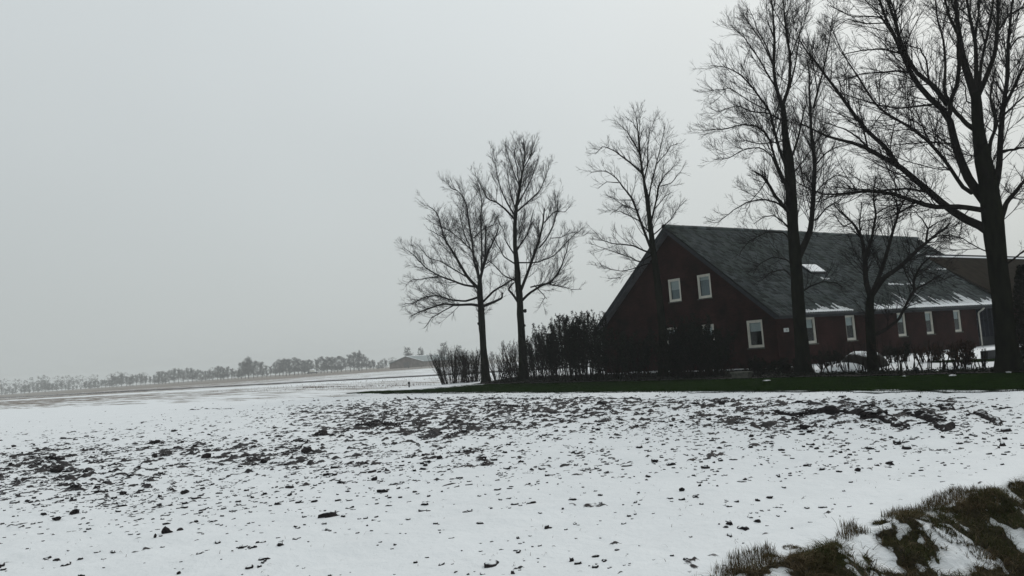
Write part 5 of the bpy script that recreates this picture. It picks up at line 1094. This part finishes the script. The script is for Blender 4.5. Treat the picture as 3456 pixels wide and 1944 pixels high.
while px < 1305:
    dep = float(np.interp(px, [0, 300, 800, 1240], [1050, 980, 860, 800]))*fr_.uniform(0.95, 1.05)
    top = float(np.interp(px, prof_x, prof_y))+fr_.uniform(-9, 7)
    far_tree(px, top, dep, int(fr_.integers(0, 4)), ('pale hazy tree in the faintest far left stretch of the distant row' if px < 300 else 'bare hazy tree in the middle stretch of the distant row' if px < 800 else 'darker bare tree in the nearer right stretch of the distant row'), GROUPF, 700+i, fr_.uniform(1.0, 1.5))
    px += fr_.uniform(10, 17); i += 1
far_tree(838, 1199, 790, 1, 'tallest pale tree of the distant row, standing left of a gap', GROUPF, 801, 1.15)
far_tree(1212, 1176, 740, 4, 'tall leaning tree at the right end of the distant row', GROUPF, 802, 0.8)
far_tree(1378, 1166, 620, 5, 'round hazy tree behind the left of the far barn', GROUPF, 803, 1.35)
far_tree(1422, 1168, 620, 5, 'pointed hazy tree behind the middle of the far barn', GROUPF, 804, 1.2)
far_tree(1500, 1150, 600, 5, 'broad hazy tree above the leftmost bare bush', GROUPF, 805, 1.35)
far_tree(1552, 1160, 640, 5, 'hazy tree above the gap between bush and first trunk', GROUPF, 806, 1.2)
far_tree(1700, 1142, 600, 4, 'tall thin hazy tree seen between the first two trunks', GROUPF, 807, 0.6)
far_tree(1660, 1182, 650, 5, 'low hazy tree seen between the first two trunks', GROUPF, 808, 1.4)
far_tree(1745, 1178, 650, 5, 'low hazy tree behind the second trunk', GROUPF, 809, 1.4)
far_tree(1272, 1228, 380, 4, 'tiny lone bare sapling left of the far barn', GROUPF, 810, 0.7)
# the wood that closes the horizon behind them
V = []; Fq = []; b = 0; wr = np.random.default_rng(44)
_wt, _wc = far_proto(611, 16, 6.0, 0.04, 0.45, 0.34)
wv, wf = np.array([v.co[:] for v in _wc.vertices]), np.array([p.vertices[:] for p in _wc.polygons]); wf = wf.reshape(-1, 3, 4)[wr.random(len(wf)//3) < 0.42].reshape(-1, 4); _u, _iv = np.unique(wf, return_inverse=True); wv = wv[_u]; wf = _iv.reshape(-1, 4)
for k in range(62):
    px = -60+k*28+wr.uniform(-12, 12); dep = wr.uniform(1200, 1420); p = at(px, 1323.5-0.0708*px, dep); s = wr.uniform(1.15, 1.5)*float(np.interp(px, [0, 300, 600, 1300], [1.35, 1.15, 0.95, 0.8])); an = wr.uniform(0, 6.28)
    c, s_ = math.cos(an)*s*1.9, math.sin(an)*s*1.9
    V.append(np.stack([wv[:, 0]*c-wv[:, 1]*s_+p[0], wv[:, 0]*s_+wv[:, 1]*c+p[1], wv[:, 2]*s-s*1.5-1.5], 1)); Fq.append(wf+b); b += len(wv)
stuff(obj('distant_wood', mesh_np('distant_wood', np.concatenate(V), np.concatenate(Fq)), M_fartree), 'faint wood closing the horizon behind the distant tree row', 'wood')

# far barn
fb = at(1433, 1220, 450); fbz = fb[2]; fbarn = thing('far_barn', 'low hazy barn with snow edged roof beyond the fields', 'barn', (fb[0], fb[1], 0), ANG+0.44)
apx = at(1376, 1205, 338); Wd = 13.0; rz_ = fbz+3.5
M_redwall = mat('hazed_brick', (0.19, 0.165, 0.15), 0.9, 0.2, 0.5); M_farroof = mat('hazed_roof', (0.22, 0.25, 0.255), 0.9, 0.1, 0.5)  # wall and roof lightened, distance haze painted into their colours
rf = obj('roof', MB().slab([(-0.5, 0, fbz), (30, 0, fbz), (30, Wd, rz_), (-0.5, Wd, rz_)], (0, 0, 0.25)).slab([(-0.5, 2*Wd, fbz), (30, 2*Wd, fbz), (30, Wd+.01, rz_), (-0.5, Wd+.01, rz_)], (0, 0, 0.25)), M_farroof, fbarn)
obj('ridge_snow', MB().slab([(-0.6, Wd-0.5, rz_+0.12), (19, Wd-0.5, rz_+0.12), (19, Wd+0.1, rz_+0.30), (-0.6, Wd+0.1, rz_+0.30)], (0, 0, 0.12)), M_snow, rf)
obj('verge_snow', MB().slab([(-0.75, 0.3, fbz+0.2), (-0.3, 0.3, fbz+0.2), (-0.3, Wd, rz_+0.2), (-0.75, Wd, rz_+0.2)], (0, 0, 0.22)), M_snow, rf)
mb = MB().box(0.3, 29.5, 0.5, 0.8, -0.2, fbz); mb.box(0.3, 29.5, 2*Wd-0.8, 2*Wd-0.5, -0.2, fbz)
for xa in (0.0, 29.5): mb.slab([(xa, 0.5, -0.2), (xa, 2*Wd-0.5, -0.2), (xa, 2*Wd-0.5, fbz), (xa, 0.5, fbz)], (0.29, 0, 0)); mb.poly([(xa+0.1, 0.5, fbz), (xa+0.1, 2*Wd-0.5, fbz), (xa+0.1, Wd, rz_)])
obj('wall', mb, M_redwall, fbarn)
obj('barn_door', MB().box(-0.08, -0.01, Wd-2, Wd+2, 0, 3.0), mat('hazed_door', (0.15, 0.145, 0.14), 0.9, 0.1), fbarn)  # door colour lightened to carry the painted haze as well
# tiny pale shed among the far trees
sp_ = at(1053, 1253, 590); sp_[2] = 0.9; shd = thing('white_shed', 'tiny white shed showing between the distant trees', 'shed', sp_, ANG)
sv_ = obj('wall', MB().box(-1.5, 1.5, -1.2, 1.2, 0, 1.4), mat('pale_board', (0.7, 0.7, 0.62), 0.7, 0.05), shd)
obj('roof', MB().slab([(-1.7, -1.4, 1.4), (1.7, -1.4, 1.4), (1.7, 0, 1.9), (-1.7, 0, 1.9)], (0, 0, 0.1)).slab([(-1.7, 1.4, 1.4), (1.7, 1.4, 1.4), (1.7, 0.01, 1.9), (-1.7, 0.01, 1.9)], (0, 0, 0.1)), M_snow, shd)
obj('bank', MB().slab([(-4, -3, -0.9), (4, -3, -0.9), (3, -1.6, -0.01), (-3, -1.6, -0.01)], (0, 3.4, 0)), M_soil, shd)

# ------------------------------------------------------------------ winter haze
hm = bpy.data.materials.new('winter_haze'); hm.use_nodes = True; t = hm.node_tree; t.nodes.clear()
ho = t.nodes.new('ShaderNodeOutputMaterial'); pv = t.nodes.new('ShaderNodeVolumePrincipled'); pv.inputs['Color'].default_value = (0.95, 0.985, 0.985, 1); pv.inputs['Density'].default_value = 0.00042
t.links.new(pv.outputs[0], ho.inputs['Volume'])
hz = obj('haze', MB().box(-1800, 1800, -1800, 1800, -2.0, 32), hm); stuff(hz, 'thin pale winter haze over the fields', 'haze')

print('TRIS', sum(sum(len(p.vertices)-2 for p in m.polygons) if len(m.polygons) < 5000 else len(m.polygons)*(len(m.polygons[0].vertices)-2) for m in bpy.data.meshes))
